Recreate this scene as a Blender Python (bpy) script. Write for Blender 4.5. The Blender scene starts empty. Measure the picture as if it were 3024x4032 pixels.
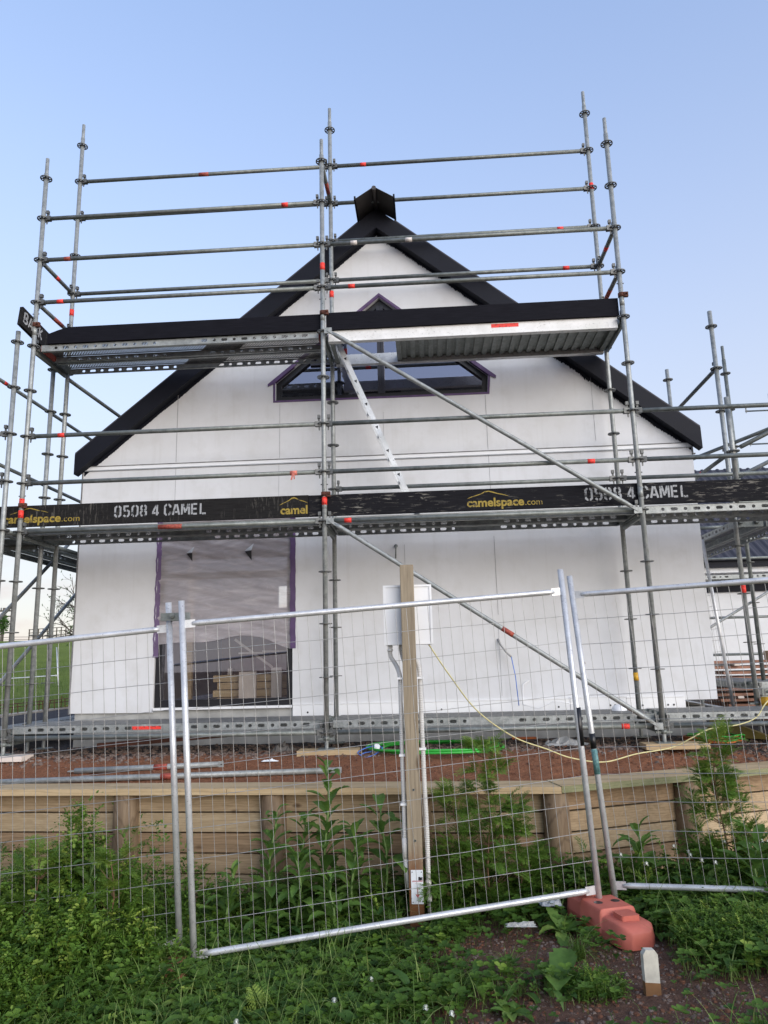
import bpy, math, random
import numpy as np
from mathutils import Vector, Matrix
from mathutils.geometry import tessellate_polygon

R = math.radians
random.seed(7)
rng = np.random.default_rng(11)
scene = bpy.context.scene
col = scene.collection

# ------------------------------------------------------------------ camera
CAM = Vector((0.9762, -7.0896, 0.6109))
cr = Vector((0.99789122, 0.0599564, -0.0248667))
cu = Vector((0.03638365, -0.19941976, 0.97923847))
cf = Vector((-0.0537527, 0.97807821, 0.20118066))
cd = bpy.data.cameras.new('camera')
cam = bpy.data.objects.new('camera', cd)
col.objects.link(cam)
m = Matrix((( cr.x, cu.x, -cf.x, CAM.x), (cr.y, cu.y, -cf.y, CAM.y), (cr.z, cu.z, -cf.z, CAM.z), (0, 0, 0, 1)))
cam.matrix_world = m
cd.sensor_fit = 'VERTICAL'
cd.sensor_height = 36.0
cd.lens = 36.0 * 2908.87 / 4032.0
cd.clip_start = 0.05
cd.clip_end = 2000
scene.camera = cam

# ------------------------------------------------------------------ world, sun, exposure
SUN_EL, SUN_AZ = R(9.0), R(138.0)         # azimuth measured from +Y towards +X
w = bpy.data.worlds.new('World')
scene.world = w
w.use_nodes = True
nt = w.node_tree
nt.nodes.clear()
def wn(t, **k):
    n = nt.nodes.new(t)
    for a, b in k.items(): setattr(n, a, b)
    return n
wo = wn('ShaderNodeOutputWorld'); bg = wn('ShaderNodeBackground')
sky = wn('ShaderNodeTexSky', sky_type='NISHITA', sun_disc=False, sun_elevation=SUN_EL, sun_rotation=SUN_AZ,
         altitude=50, air_density=1.0, dust_density=0.6, ozone_density=2.2)
bg.inputs['Strength'].default_value = 0.15
# thin evening haze and small clouds low over the horizon
tc = wn('ShaderNodeTexCoord'); sep = wn('ShaderNodeSeparateXYZ')
nt.links.new(tc.outputs['Generated'], sep.inputs[0])
mp = wn('ShaderNodeMapping'); mp.inputs['Scale'].default_value = (3.2, 3.2, 9)
nt.links.new(tc.outputs['Generated'], mp.inputs[0])
nz = wn('ShaderNodeTexNoise'); nz.inputs['Scale'].default_value = 2.6; nz.inputs['Detail'].default_value = 7
nz.inputs['Roughness'].default_value = 0.6
nt.links.new(mp.outputs[0], nz.inputs['Vector'])
rc = wn('ShaderNodeValToRGB'); rc.color_ramp.elements[0].position = 0.47; rc.color_ramp.elements[1].position = 0.68
nt.links.new(nz.outputs['Fac'], rc.inputs[0])
rz = wn('ShaderNodeMapRange'); rz.inputs['From Min'].default_value = 0.0; rz.inputs['From Max'].default_value = 0.2
rz.inputs['To Min'].default_value = 0.75; rz.inputs['To Max'].default_value = 0.0
nt.links.new(sep.outputs['Z'], rz.inputs[0])
mu = wn('ShaderNodeMath', operation='MULTIPLY')
nt.links.new(rc.outputs['Color'], mu.inputs[0]); nt.links.new(rz.outputs[0], mu.inputs[1])
tint = wn('ShaderNodeMix', data_type='RGBA', blend_type='MULTIPLY'); tint.inputs['Factor'].default_value = 1.0
nt.links.new(sky.outputs[0], tint.inputs[6]); tint.inputs[7].default_value = (1.30, 1.07, 1.0, 1)
ht = wn('ShaderNodeMapRange', interpolation_type='SMOOTHSTEP'); ht.inputs['From Min'].default_value = 0.0; ht.inputs['From Max'].default_value = 0.8
ht.inputs['To Min'].default_value = 0.93; ht.inputs['To Max'].default_value = 0.42
nt.links.new(sep.outputs['Z'], ht.inputs[0])
hz = wn('ShaderNodeMix', data_type='RGBA')
nt.links.new(ht.outputs[0], hz.inputs['Factor']); nt.links.new(tint.outputs[2], hz.inputs[6])
hc = wn('ShaderNodeValToRGB'); hc.color_ramp.elements[0].position = 0.02; hc.color_ramp.elements[0].color = (0.86, 0.84, 0.83, 1)
hc.color_ramp.elements[1].position = 0.72; hc.color_ramp.elements[1].color = (0.43, 0.55, 0.92, 1)
nt.links.new(sep.outputs['Z'], hc.inputs[0])
hs = wn('ShaderNodeVectorMath', operation='SCALE'); hs.inputs['Scale'].default_value = 1.75
nt.links.new(hc.outputs['Color'], hs.inputs[0]); nt.links.new(hs.outputs[0], hz.inputs[7])
mx = wn('ShaderNodeMix', data_type='RGBA')
nt.links.new(mu.outputs[0], mx.inputs['Factor']); nt.links.new(hz.outputs[2], mx.inputs[6])
mx.inputs[7].default_value = (1.5, 1.2, 1.15, 1)
nt.links.new(mx.outputs[2], bg.inputs['Color']); nt.links.new(bg.outputs[0], wo.inputs['Surface'])

sd = bpy.data.lights.new('sun', 'SUN'); sun = bpy.data.objects.new('sun', sd); col.objects.link(sun)
sd.energy = 1.35; sd.angle = R(70); sd.color = (1.0, 0.96, 0.90)
sdir = Vector((math.sin(SUN_AZ) * math.cos(SUN_EL), math.cos(SUN_AZ) * math.cos(SUN_EL), math.sin(SUN_EL)))
sun.rotation_euler = sdir.to_track_quat('Z', 'Y').to_euler()
sun.location = (20, 10, 20)
scene.view_settings.view_transform = 'Standard'
scene.view_settings.look = 'None'
scene.view_settings.gamma = 1
scene.view_settings.exposure = 1.84
scene.cycles.max_bounces = 6
scene.cycles.transparent_max_bounces = 12

# ------------------------------------------------------------------ materials
class NT:
    def __init__(s, name):
        s.m = bpy.data.materials.new(name); s.m.use_nodes = True
        s.t = s.m.node_tree; s.b = s.t.nodes['Principled BSDF']; s.out = s.t.nodes['Material Output']
    def n(s, t, **k):
        x = s.t.nodes.new(t)
        for a, b in k.items(): setattr(x, a, b)
        return x
    def l(s, a, b): s.t.links.new(a, b)
    def coord(s, scale=(1, 1, 1), kind='Object', rot=(0, 0, 0)):
        c = s.n('ShaderNodeTexCoord'); mp = s.n('ShaderNodeMapping')
        mp.inputs['Scale'].default_value = scale; mp.inputs['Rotation'].default_value = rot
        s.l(c.outputs[kind], mp.inputs[0]); return mp.outputs[0]
    def noise(s, vec, scale, detail=5, rough=0.55, dist=0.0):
        x = s.n('ShaderNodeTexNoise'); x.inputs['Scale'].default_value = scale
        x.inputs['Detail'].default_value = detail; x.inputs['Roughness'].default_value = rough
        x.inputs['Distortion'].default_value = dist
        s.l(vec, x.inputs['Vector']); return x.outputs['Fac']
    def ramp(s, fac, stops):
        r = s.n('ShaderNodeValToRGB'); cr_ = r.color_ramp
        while len(cr_.elements) < len(stops): cr_.elements.new(0.5)
        for e, (p, c) in zip(cr_.elements, stops):
            e.position = p; e.color = (c[0], c[1], c[2], 1) if not isinstance(c, float) else (c, c, c, 1)
        s.l(fac, r.inputs[0]); return r.outputs['Color']
    def mix(s, fac, a, b, bt='MIX'):
        x = s.n('ShaderNodeMix', data_type='RGBA', blend_type=bt)
        for v, i in ((fac, 0), (a, 6), (b, 7)):
            if isinstance(v, (int, float)): x.inputs[i].default_value = v
            elif isinstance(v, tuple): x.inputs[i].default_value = (*v, 1)
            else: s.l(v, x.inputs[i])
        return x.outputs[2]
    def bump(s, h, strength=0.3, dist=0.01):
        b = s.n('ShaderNodeBump'); b.inputs['Strength'].default_value = strength; b.inputs['Distance'].default_value = dist
        s.l(h, b.inputs['Height']); s.l(b.outputs[0], s.b.inputs['Normal'])
    def col(s, c):
        if isinstance(c, tuple): s.b.inputs['Base Color'].default_value = (*c, 1)
        else: s.l(c, s.b.inputs['Base Color'])
        return s
    def rough(s, r, metal=0.0, spec=0.5):
        if isinstance(r, float): s.b.inputs['Roughness'].default_value = r
        else: s.l(r, s.b.inputs['Roughness'])
        s.b.inputs['Metallic'].default_value = metal
        s.b.inputs['Specular IOR Level'].default_value = spec
        return s

def galv(name, lo, hi, sc=22, metal=0.35, rough=0.5, dark=(0.06, 0.065, 0.06)):
    t = NT(name); v = t.coord()
    a = t.noise(v, sc, 6, 0.65); b = t.noise(v, sc * 6, 3, 0.7); c = t.noise(v, sc * 0.25, 4, 0.6)
    base = t.ramp(a, [(0.3, lo), (0.7, hi)])
    spk = t.ramp(b, [(0.60, 0.0), (0.74, 1.0)])
    base = t.mix(spk, base, dark)
    st = t.ramp(c, [(0.55, 0.0), (0.75, 0.55)])
    base = t.mix(st, base, (lo[0] * 0.55, lo[1] * 0.58, lo[2] * 0.52))
    t.col(base).rough(rough, metal); t.bump(b, 0.15, 0.002)
    return t.m
def flat(name, c, rough=0.6, metal=0.0, vary=0.15, sc=12, bump=0.1):
    t = NT(name); v = t.coord(); a = t.noise(v, sc, 5)
    lo = tuple(x * (1 - vary) for x in c); hi = tuple(min(1, x * (1 + vary)) for x in c)
    t.col(t.ramp(a, [(0.3, lo), (0.7, hi)])).rough(rough, metal)
    if bump: t.bump(t.noise(v, sc * 8, 3), bump, 0.003)
    return t.m
GALV = galv('galvanised_steel', (0.20, 0.215, 0.21), (0.40, 0.42, 0.415))
GALV_D = galv('weathered_galvanised_steel', (0.12, 0.135, 0.125), (0.25, 0.27, 0.26), 16)
STEEL_B = galv('dark_rosette_steel', (0.07, 0.073, 0.072), (0.18, 0.185, 0.18), 30)
FENCE_M = galv('bright_galvanised_fence_pipe', (0.48, 0.49, 0.50), (0.70, 0.71, 0.72), 14, 0.4, 0.38, (0.18, 0.17, 0.17))
WIRE_M = flat('galvanised_wire', (0.36, 0.36, 0.355), 0.4, 0.6, 0.2, 30, 0)
ALU = galv('scuffed_aluminium', (0.55, 0.56, 0.56), (0.75, 0.76, 0.76), 9, 0.5, 0.38, (0.2, 0.2, 0.19))
ALU_W = galv('white_painted_beam', (0.62, 0.62, 0.60), (0.78, 0.78, 0.77), 8, 0.1, 0.5, (0.30, 0.30, 0.28))
RUST = flat('rusty_clamp_steel', (0.10, 0.035, 0.022), 0.8, 0.2, 0.5, 40, 0.4)

def tape():
    t = NT('fluorescent_red_marking_tape'); v = t.coord()
    a = t.noise(v, 60, 4, 0.7)
    t.col(t.mix(t.ramp(a, [(0.56, 0.0), (0.62, 1.0)]), (0.80, 0.045, 0.03), (0.10, 0.02, 0.02))).rough(0.6); return t.m
TAPE = tape()
WTAPE = flat('worn_pale_tape', (0.62, 0.58, 0.55), 0.7, 0, 0.25, 60)
RTAPE = flat('faded_red_paint_band', (0.30, 0.06, 0.04), 0.7, 0, 0.5, 50)
YTAPE = flat('yellow_paint_band', (0.55, 0.30, 0.02), 0.6, 0, 0.3, 40)

def perforated():                       # steel decking whose punched holes let light through
    t = NT('perforated_steel_decking'); v = t.coord()
    s = t.n('ShaderNodeSeparateXYZ'); t.l(v, s.inputs[0])
    def mth(op, a, b=None, c=None):
        x = t.n('ShaderNodeMath', operation=op)
        for i, q in enumerate((a, b, c)):
            if q is None: continue
            if isinstance(q, (int, float)): x.inputs[i].default_value = q
            else: t.l(q, x.inputs[i])
        return x.outputs[0]
    px, py = 0.030, 0.020
    row = mth('FLOOR', mth('DIVIDE', s.outputs['Y'], py))
    off = mth('MULTIPLY', mth('MODULO', mth('ABSOLUTE', row), 2.0), px / 2)
    fx = mth('SUBTRACT', mth('FRACT', mth('DIVIDE', mth('ADD', mth('ADD', s.outputs['X'], 50.0), off), px)), 0.5)
    fy = mth('SUBTRACT', mth('FRACT', mth('DIVIDE', s.outputs['Y'], py)), 0.5)
    d = mth('ADD', mth('POWER', mth('MULTIPLY', fx, 4.5), 2.0), mth('POWER', mth('MULTIPLY', fy, 3.5), 2.0))
    ay_ = mth('ABSOLUTE', s.outputs['Y'])
    hole = mth('MULTIPLY', mth('LESS_THAN', d, 1.0), mth('MULTIPLY', mth('GREATER_THAN', ay_, 0.020), mth('LESS_THAN', ay_, 0.128)))
    a = t.noise(v, 14, 5, 0.65)
    t.col(t.ramp(a, [(0.3, (0.13, 0.13, 0.125)), (0.7, (0.26, 0.26, 0.25))])).rough(0.6, 0.2)
    tr = t.n('ShaderNodeBsdfTransparent'); ms = t.n('ShaderNodeMixShader')
    t.l(hole, ms.inputs[0]); t.l(t.b.outputs[0], ms.inputs[1]); t.l(tr.outputs[0], ms.inputs[2])
    t.l(ms.outputs[0], t.out.inputs[0]); return t.m
PERF = perforated()

def board(name, base, worn, thr, sc=(3, 30, 22)):     # black painted timber with long grain scratches
    t = NT(name); v = t.coord(sc); a = t.noise(v, 2.2, 8, 0.72, 0.6)
    v2 = t.coord((1, 1, 1)); b = t.noise(v2, 3.0, 4); v3 = t.coord((4, 40, 60)); c = t.noise(v3, 1.4, 5, 0.6)
    sc1 = t.ramp(a, [(thr, 0.0), (thr + 0.05, 1.0)])
    msk = t.ramp(b, [(0.42, 0.0), (0.62, 1.0)])
    k = t.mix(1.0, sc1, msk, 'MULTIPLY')
    cc = t.mix(k, t.ramp(c, [(0.3, base), (0.75, tuple(x * 1.7 + 0.004 for x in base))]), worn)
    t.col(cc).rough(0.75, 0, 0.12); t.bump(a, 0.25, 0.002); return t.m
BOARD_U = board('clean_black_painted_board', (0.004, 0.004, 0.007), (0.03, 0.03, 0.033), 0.66)
BOARD_L = board('scuffed_black_painted_board', (0.006, 0.006, 0.008), (0.18, 0.17, 0.15), 0.56)
BOARD_D = board('dirty_black_painted_board', (0.010, 0.0095, 0.0095), (0.09, 0.085, 0.075), 0.55, (24, 24, 3))
def paint(name, c, under=(0.02, 0.02, 0.022), thr=0.56):
    t = NT(name); v = t.coord((1, 1, 1)); a = t.noise(v, 26, 6, 0.75)
    t.col(t.mix(t.ramp(a, [(thr, 0.0), (thr + 0.08, 1.0)]), c, under)).rough(0.7); return t.m
STENCIL = paint('worn_white_stencil_paint', (0.32, 0.33, 0.34), thr=0.53)
YELLOW = paint('worn_yellow_stencil_paint', (0.30, 0.215, 0.03), thr=0.53)

def plaster():
    t = NT('off_white_plaster_cladding'); v = t.coord(); a = t.noise(v, 0.9, 6, 0.6); b = t.noise(v, 4.5, 6, 0.6); f = t.noise(v, 120, 3)
    c1 = t.ramp(a, [(0.35, (0.60, 0.605, 0.61)), (0.65, (0.67, 0.68, 0.70))])
    c2 = t.mix(t.ramp(b, [(0.50, 0.0), (0.70, 0.6)]), c1, (0.56, 0.56, 0.555))
    vs = t.coord((9, 9, 0.5)); st = t.noise(vs, 1.6, 5, 0.6)
    c2 = t.mix(t.ramp(st, [(0.55, 0.0), (0.8, 0.4)]), c2, (0.50, 0.495, 0.48))
    t.col(c2).rough(0.85, 0, 0.3); t.bump(f, 0.35, 0.002); return t.m
PLASTER = plaster()
WHITE = flat('white_painted_flashing', (0.76, 0.77, 0.78), 0.5, 0, 0.04, 5, 0.05)
WPLAST = flat('white_plastic', (0.78, 0.79, 0.80), 0.35, 0, 0.03, 6, 0)
SEAM = flat('dark_joint_sealant', (0.17, 0.17, 0.17), 0.8, 0, 0.3, 20, 0)
SEAM_L = flat('pale_joint_filler', (0.30, 0.30, 0.31), 0.8, 0, 0.2, 20, 0)
BARGE = flat('black_painted_barge_board', (0.007, 0.008, 0.014), 0.6, 0, 0.15, 4, 0.05); BARGE.node_tree.nodes['Principled BSDF'].inputs['Specular IOR Level'].default_value = 0.2
ROOFM = flat('dark_grey_roof_steel', (0.035, 0.034, 0.045), 0.7, 0.0, 0.12, 3, 0.03)
CAPM = flat('brown_grey_ridge_steel', (0.055, 0.05, 0.048), 0.55, 0.2, 0.15, 6, 0.05)
PURPLE = flat('purple_masking_tape', (0.085, 0.045, 0.125), 0.55, 0, 0.25, 9, 0.2)
FRAME = flat('black_aluminium_joinery', (0.012, 0.012, 0.015), 0.35, 0.2, 0.1, 6, 0)
FRAME_G = flat('grey_window_mullion', (0.018, 0.019, 0.028), 0.4, 0.2, 0.1, 6, 0)
CONC = flat('raw_concrete', (0.34, 0.34, 0.325), 0.9, 0, 0.22, 5, 0.4)
BROWNW = flat('interior_brown_wrap', (0.38, 0.25, 0.18), 0.9, 0, 0.3, 3, 0)
FLOORM = flat('interior_dusty_floor', (0.40, 0.36, 0.31), 0.8, 0, 0.2, 6, 0)
PALEW = flat('pale_board_sheet', (0.66, 0.58, 0.52), 0.8, 0, 0.1, 6, 0)
def wood(name, lo, hi, sc=(2, 18, 18), rough=0.75, knots=True, ring=9.0):
    t = NT(name); v = t.coord(sc)
    a = t.noise(v, 1.4, 7, 0.62, 1.2); v2 = t.coord(tuple(x * 0.35 for x in sc)); 
    wv = t.n('ShaderNodeTexWave', wave_type='BANDS', bands_direction='Z'); wv.inputs['Scale'].default_value = ring * 0.1
    wv.inputs['Distortion'].default_value = 9; wv.inputs['Detail'].default_value = 3; wv.inputs['Detail Scale'].default_value = 0.6
    t.l(v, wv.inputs['Vector'])
    c = t.ramp(a, [(0.28, lo), (0.72, hi)])
    c = t.mix(t.ramp(wv.outputs['Fac'], [(0.0, 0.0), (0.9, 0.0), (1.0, 0.45)]) , c, tuple(x * 0.6 for x in lo))
    if knots:
        v3 = t.coord((2.2, 5, 5)); vo = t.n('ShaderNodeTexVoronoi'); vo.inputs['Scale'].default_value = 1.0; t.l(v3, vo.inputs['Vector'])
        c = t.mix(t.ramp(vo.outputs['Distance'], [(0.05, 0.85), (0.11, 0.0)]), c, (lo[0] * 0.35, lo[1] * 0.28, lo[2] * 0.25))
    t.col(c).rough(rough, 0, 0.3); t.bump(a, 0.3, 0.003); return t.m
PINE = wood('treated_pine_board', (0.25, 0.175, 0.10), (0.43, 0.32, 0.20))
PINE_2 = wood('brown_treated_pine_board', (0.20, 0.13, 0.075), (0.36, 0.25, 0.15), (1.6, 15, 15))
PINE_3 = wood('pale_treated_pine_board', (0.29, 0.21, 0.12), (0.46, 0.36, 0.235), (2.6, 20, 20))
PINE_T = wood('fresh_sawn_pine_top', (0.42, 0.30, 0.165), (0.56, 0.43, 0.26), (1.2, 10, 10))
PINE_G = wood('green_treated_pine', (0.17, 0.18, 0.09), (0.26, 0.25, 0.14))
POSTW = wood('weathered_round_post_timber', (0.13, 0.085, 0.05), (0.26, 0.19, 0.12), (14, 14, 1.6))
def sqpost():
    t = NT('weathered_square_post_timber'); v = t.coord((60, 60, 2.2)); a = t.noise(v, 1.2, 6, 0.6, 0.5)
    c = t.ramp(a, [(0.3, (0.20, 0.16, 0.11)), (0.7, (0.37, 0.31, 0.225))])
    g = t.n('ShaderNodeTexCoord'); sp = t.n('ShaderNodeSeparateXYZ'); t.l(g.outputs['Object'], sp.inputs[0])
    n2 = t.noise(t.coord((6, 6, 3)), 1.5, 5, 0.6)
    # the damp, soil-stained foot of the post: a stain with its own edge
    ad = t.n('ShaderNodeMath', operation='MULTIPLY_ADD'); t.l(n2, ad.inputs[0]); ad.inputs[1].default_value = 0.5; t.l(sp.outputs['Z'], ad.inputs[2])
    st = t.ramp(ad.outputs[0], [(0.40, 1.0), (0.72, 0.0)])
    c = t.mix(st, c, (0.16, 0.07, 0.03))
    vo = t.n('ShaderNodeTexVoronoi'); vo.inputs['Scale'].default_value = 1.0; t.l(t.coord((9, 9, 2.4)), vo.inputs['Vector'])
    c = t.mix(t.ramp(vo.outputs['Distance'], [(0.06, 0.8), (0.16, 0.0)]), c, (0.10, 0.065, 0.04))
    t.col(c).rough(0.85, 0, 0.2); t.bump(a, 0.4, 0.003); return t.m
SQPOST = sqpost()
REDTIM = flat('stacked_reddish_timber', (0.26, 0.13, 0.085), 0.8, 0, 0.4, 7, 0.2)
def soil(name, stops, sc=9, bump=0.7, bd=0.02):
    t = NT(name); v = t.coord(); a = t.noise(v, sc, 9, 0.7); b = t.noise(v, sc * 9, 4, 0.7); c = t.noise(v, 1.3, 4)
    cc = t.mix(0.45, t.ramp(a, stops), t.ramp(b, stops))
    t.col(t.mix(t.ramp(c, [(0.4, 0.0), (0.7, 0.35)]), cc, stops[0][1])).rough(0.95, 0, 0.15); t.bump(a, bump, bd); return t.m
SOIL = soil('dark_red_brown_soil', [(0.3, (0.055, 0.030, 0.021)), (0.55, (0.145, 0.082, 0.058)), (0.8, (0.27, 0.18, 0.135))], 14, 1.0, 0.03)
CLOD = soil('crumbled_clay_clod', [(0.3, (0.09, 0.04, 0.025)), (0.6, (0.22, 0.10, 0.06)), (0.8, (0.30, 0.17, 0.11))], 10)
def site():
    t = NT('orange_clay_and_gravel'); v = t.coord(); a = t.noise(v, 10, 9, 0.7); b = t.noise(v, 70, 4, 0.7)
    clay = t.mix(0.5, t.ramp(a, [(0.3, (0.17, 0.062, 0.030)), (0.7, (0.38, 0.165, 0.085))]), t.ramp(b, [(0.3, (0.08, 0.032, 0.02)), (0.7, (0.34, 0.17, 0.10))]))
    grav = t.mix(0.6, t.ramp(b, [(0.35, (0.02, 0.019, 0.02)), (0.7, (0.15, 0.14, 0.14))]), t.ramp(a, [(0.3, (0.025, 0.02, 0.022)), (0.8, (0.10, 0.09, 0.09))]))
    g = t.n('ShaderNodeTexCoord'); sp = t.n('ShaderNodeSeparateXYZ'); t.l(g.outputs['Object'], sp.inputs[0])
    n2 = t.noise(v, 2.4, 6, 0.6)
    ad = t.n('ShaderNodeMath', operation='MULTIPLY_ADD'); t.l(n2, ad.inputs[0]); ad.inputs[1].default_value = 0.7; t.l(sp.outputs['Y'], ad.inputs[2])
    mk = t.ramp(ad.outputs[0], [(0.33, 0.0), (0.48, 1.0)])
    t.col(t.mix(mk, clay, grav)).rough(0.95, 0, 0.15); t.bump(a, 1.0, 0.05); return t.m
SITE = site()
def fieldm():
    t = NT('rough_pasture_grass'); v = t.coord(); a = t.noise(v, 0.5, 8, 0.7); b = t.noise(t.coord((6, 2.2, 6)), 2.5, 6, 0.75)
    t.col(t.mix(0.5, t.ramp(a, [(0.3, (0.10, 0.14, 0.025)), (0.7, (0.26, 0.33, 0.07))]), t.ramp(b, [(0.3, (0.05, 0.10, 0.015)), (0.7, (0.28, 0.34, 0.08))]))).rough(0.95, 0, 0.1)
    t.bump(b, 1.0, 0.15); return t.m
FIELD = fieldm()
def leafmat(name, lo, hi, yel, rough=0.5):
    t = NT(name); a = t.n('ShaderNodeAttribute', attribute_name='tint')
    n = t.noise(t.coord(), 40, 3)
    c = t.ramp(a.outputs['Fac'], [(0.0, lo), (0.65, hi), (1.0, yel)])
    c = t.mix(t.ramp(n, [(0.35, 0.0), (0.75, 0.35)]), c, tuple(x * 0.6 for x in lo))
    t.col(c).rough(rough, 0, 0.35)
    tl = t.n('ShaderNodeBsdfTranslucent'); t.l(c, tl.inputs['Color'])
    ms = t.n('ShaderNodeMixShader'); ms.inputs[0].default_value = 0.38
    t.l(t.b.outputs[0], ms.inputs[1]); t.l(tl.outputs[0], ms.inputs[2]); t.l(ms.outputs[0], t.out.inputs[0])
    return t.m
LEAF = leafmat('weed_leaf', (0.045, 0.105, 0.016), (0.15, 0.27, 0.036), (0.36, 0.46, 0.08))
DOCK = leafmat('broad_dark_leaf', (0.045, 0.115, 0.026), (0.145, 0.26, 0.05), (0.30, 0.42, 0.09))
FERN = leafmat('feathery_leaf', (0.055, 0.125, 0.022), (0.16, 0.29, 0.045), (0.32, 0.43, 0.08))
GRASS = leafmat('grass_blade', (0.045, 0.10, 0.018), (0.14, 0.24, 0.04), (0.32, 0.40, 0.12))
DRYST = flat('dry_stem', (0.16, 0.09, 0.05), 0.8, 0, 0.2, 20, 0)
PETAL = flat('white_clover_petal', (0.75, 0.76, 0.68), 0.7, 0, 0.06, 60, 0.2)
def block():
    t = NT('salmon_red_moulded_plastic'); v = t.coord(); a = t.noise(v, 7, 5); b = t.noise(v, 90, 3)
    t.col(t.mix(t.ramp(b, [(0.6, 0.0), (0.8, 0.3)]), t.ramp(a, [(0.3, (0.45, 0.105, 0.072)), (0.7, (0.53, 0.145, 0.10))]), (0.3, 0.10, 0.08))).rough(0.62); t.bump(b, 0.15, 0.002); return t.m
BLOCK = block()
GREENP = flat('green_plastic_conduit', (0.03, 0.36, 0.04), 0.4, 0, 0.08, 6, 0)
CONDUIT = flat('white_ribbed_conduit', (0.56, 0.55, 0.53), 0.5, 0, 0.06, 10, 0)
CORD = flat('pale_yellow_cord', (0.66, 0.60, 0.30), 0.5, 0, 0.08, 20, 0)
BLUEC = flat('blue_twine', (0.08, 0.20, 0.62), 0.5, 0, 0.1, 20, 0)
ORANGEC = flat('orange_wire', (0.50, 0.13, 0.03), 0.5, 0, 0.1, 20, 0)
CLEARW = flat('crumpled_plastic_wrap', (0.42, 0.44, 0.46), 0.3, 0, 0.15, 20, 0.3)
SIGNW = flat('white_enamel_sign', (0.66, 0.70, 0.74), 0.4, 0, 0.06, 30, 0)
SIGNR = flat('red_sign_print', (0.45, 0.012, 0.03), 0.5, 0, 0.2, 60, 0)
SIGNK = flat('black_sign_print', (0.05, 0.045, 0.05), 0.5, 0, 0.2, 60, 0)
BLACK = flat('black_rubber', (0.008, 0.008, 0.010), 0.35, 0, 0.1, 20, 0)
STONE = soil('grey_gravel_stone', [(0.3, (0.07, 0.045, 0.036)), (0.55, (0.20, 0.15, 0.125)), (0.8, (0.52, 0.46, 0.40))], 12, 0.4, 0.01)
BARK = flat('grey_bark', (0.10, 0.085, 0.07), 0.9, 0, 0.25, 20, 0.3)
REBAR = flat('rusty_reinforcing_bar', (0.14, 0.045, 0.025), 0.85, 0, 0.3, 20, 0.2)
BEIGE = flat('beige_concrete_kerb', (0.42, 0.36, 0.28), 0.9, 0, 0.12, 6, 0.2)
def glass(name='dark_window_glass', k_=0.5, tc_=(0.50, 0.50, 0.52)):
    t = NT(name); t.col((0.01, 0.011, 0.014)).rough(0.03, 0.0, 0.5)
    g = t.n('ShaderNodeBsdfGlossy'); g.inputs['Roughness'].default_value = 0.01; g.inputs['Color'].default_value = (0.62, 0.64, 0.78, 1)
    tr = t.n('ShaderNodeBsdfTransparent'); tr.inputs['Color'].default_value = (*tc_, 1)
    ms = t.n('ShaderNodeMixShader'); ms.inputs[0].default_value = k_
    t.l(tr.outputs[0], ms.inputs[1]); t.l(g.outputs[0], ms.inputs[2])
    t.l(ms.outputs[0], t.out.inputs[0]); return t.m
GLASS = glass(k_=.40, tc_=(.35, .35, .37)); GLASS_C = glass('clear_window_glass', 0.26, (0.92, 0.92, 0.90))
def film():
    t = NT('wrinkled_masking_film'); v = t.coord((1.0, 1, 4.5), rot=(0, R(28), 0)); a = t.noise(v, 2.6, 9, 0.62, 1.1); b = t.noise(t.coord((3, 1, 3)), 1.5, 5)
    t.col((0.66, 0.61, 0.63)).rough(0.28, 0, 0.6); t.bump(a, 0.30, 0.02)
    tl = t.n('ShaderNodeBsdfTransparent'); ms = t.n('ShaderNodeMixShader')
    f = t.ramp(a, [(0.35, 0.34), (0.5, 0.40), (0.66, 0.52), (0.78, 0.74)])
    t.l(f, ms.inputs[0]); t.l(tl.outputs[0], ms.inputs[1]); t.l(t.b.outputs[0], ms.inputs[2])
    t.l(ms.outputs[0], t.out.inputs[0]); return t.m
FILM = film()

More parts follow.
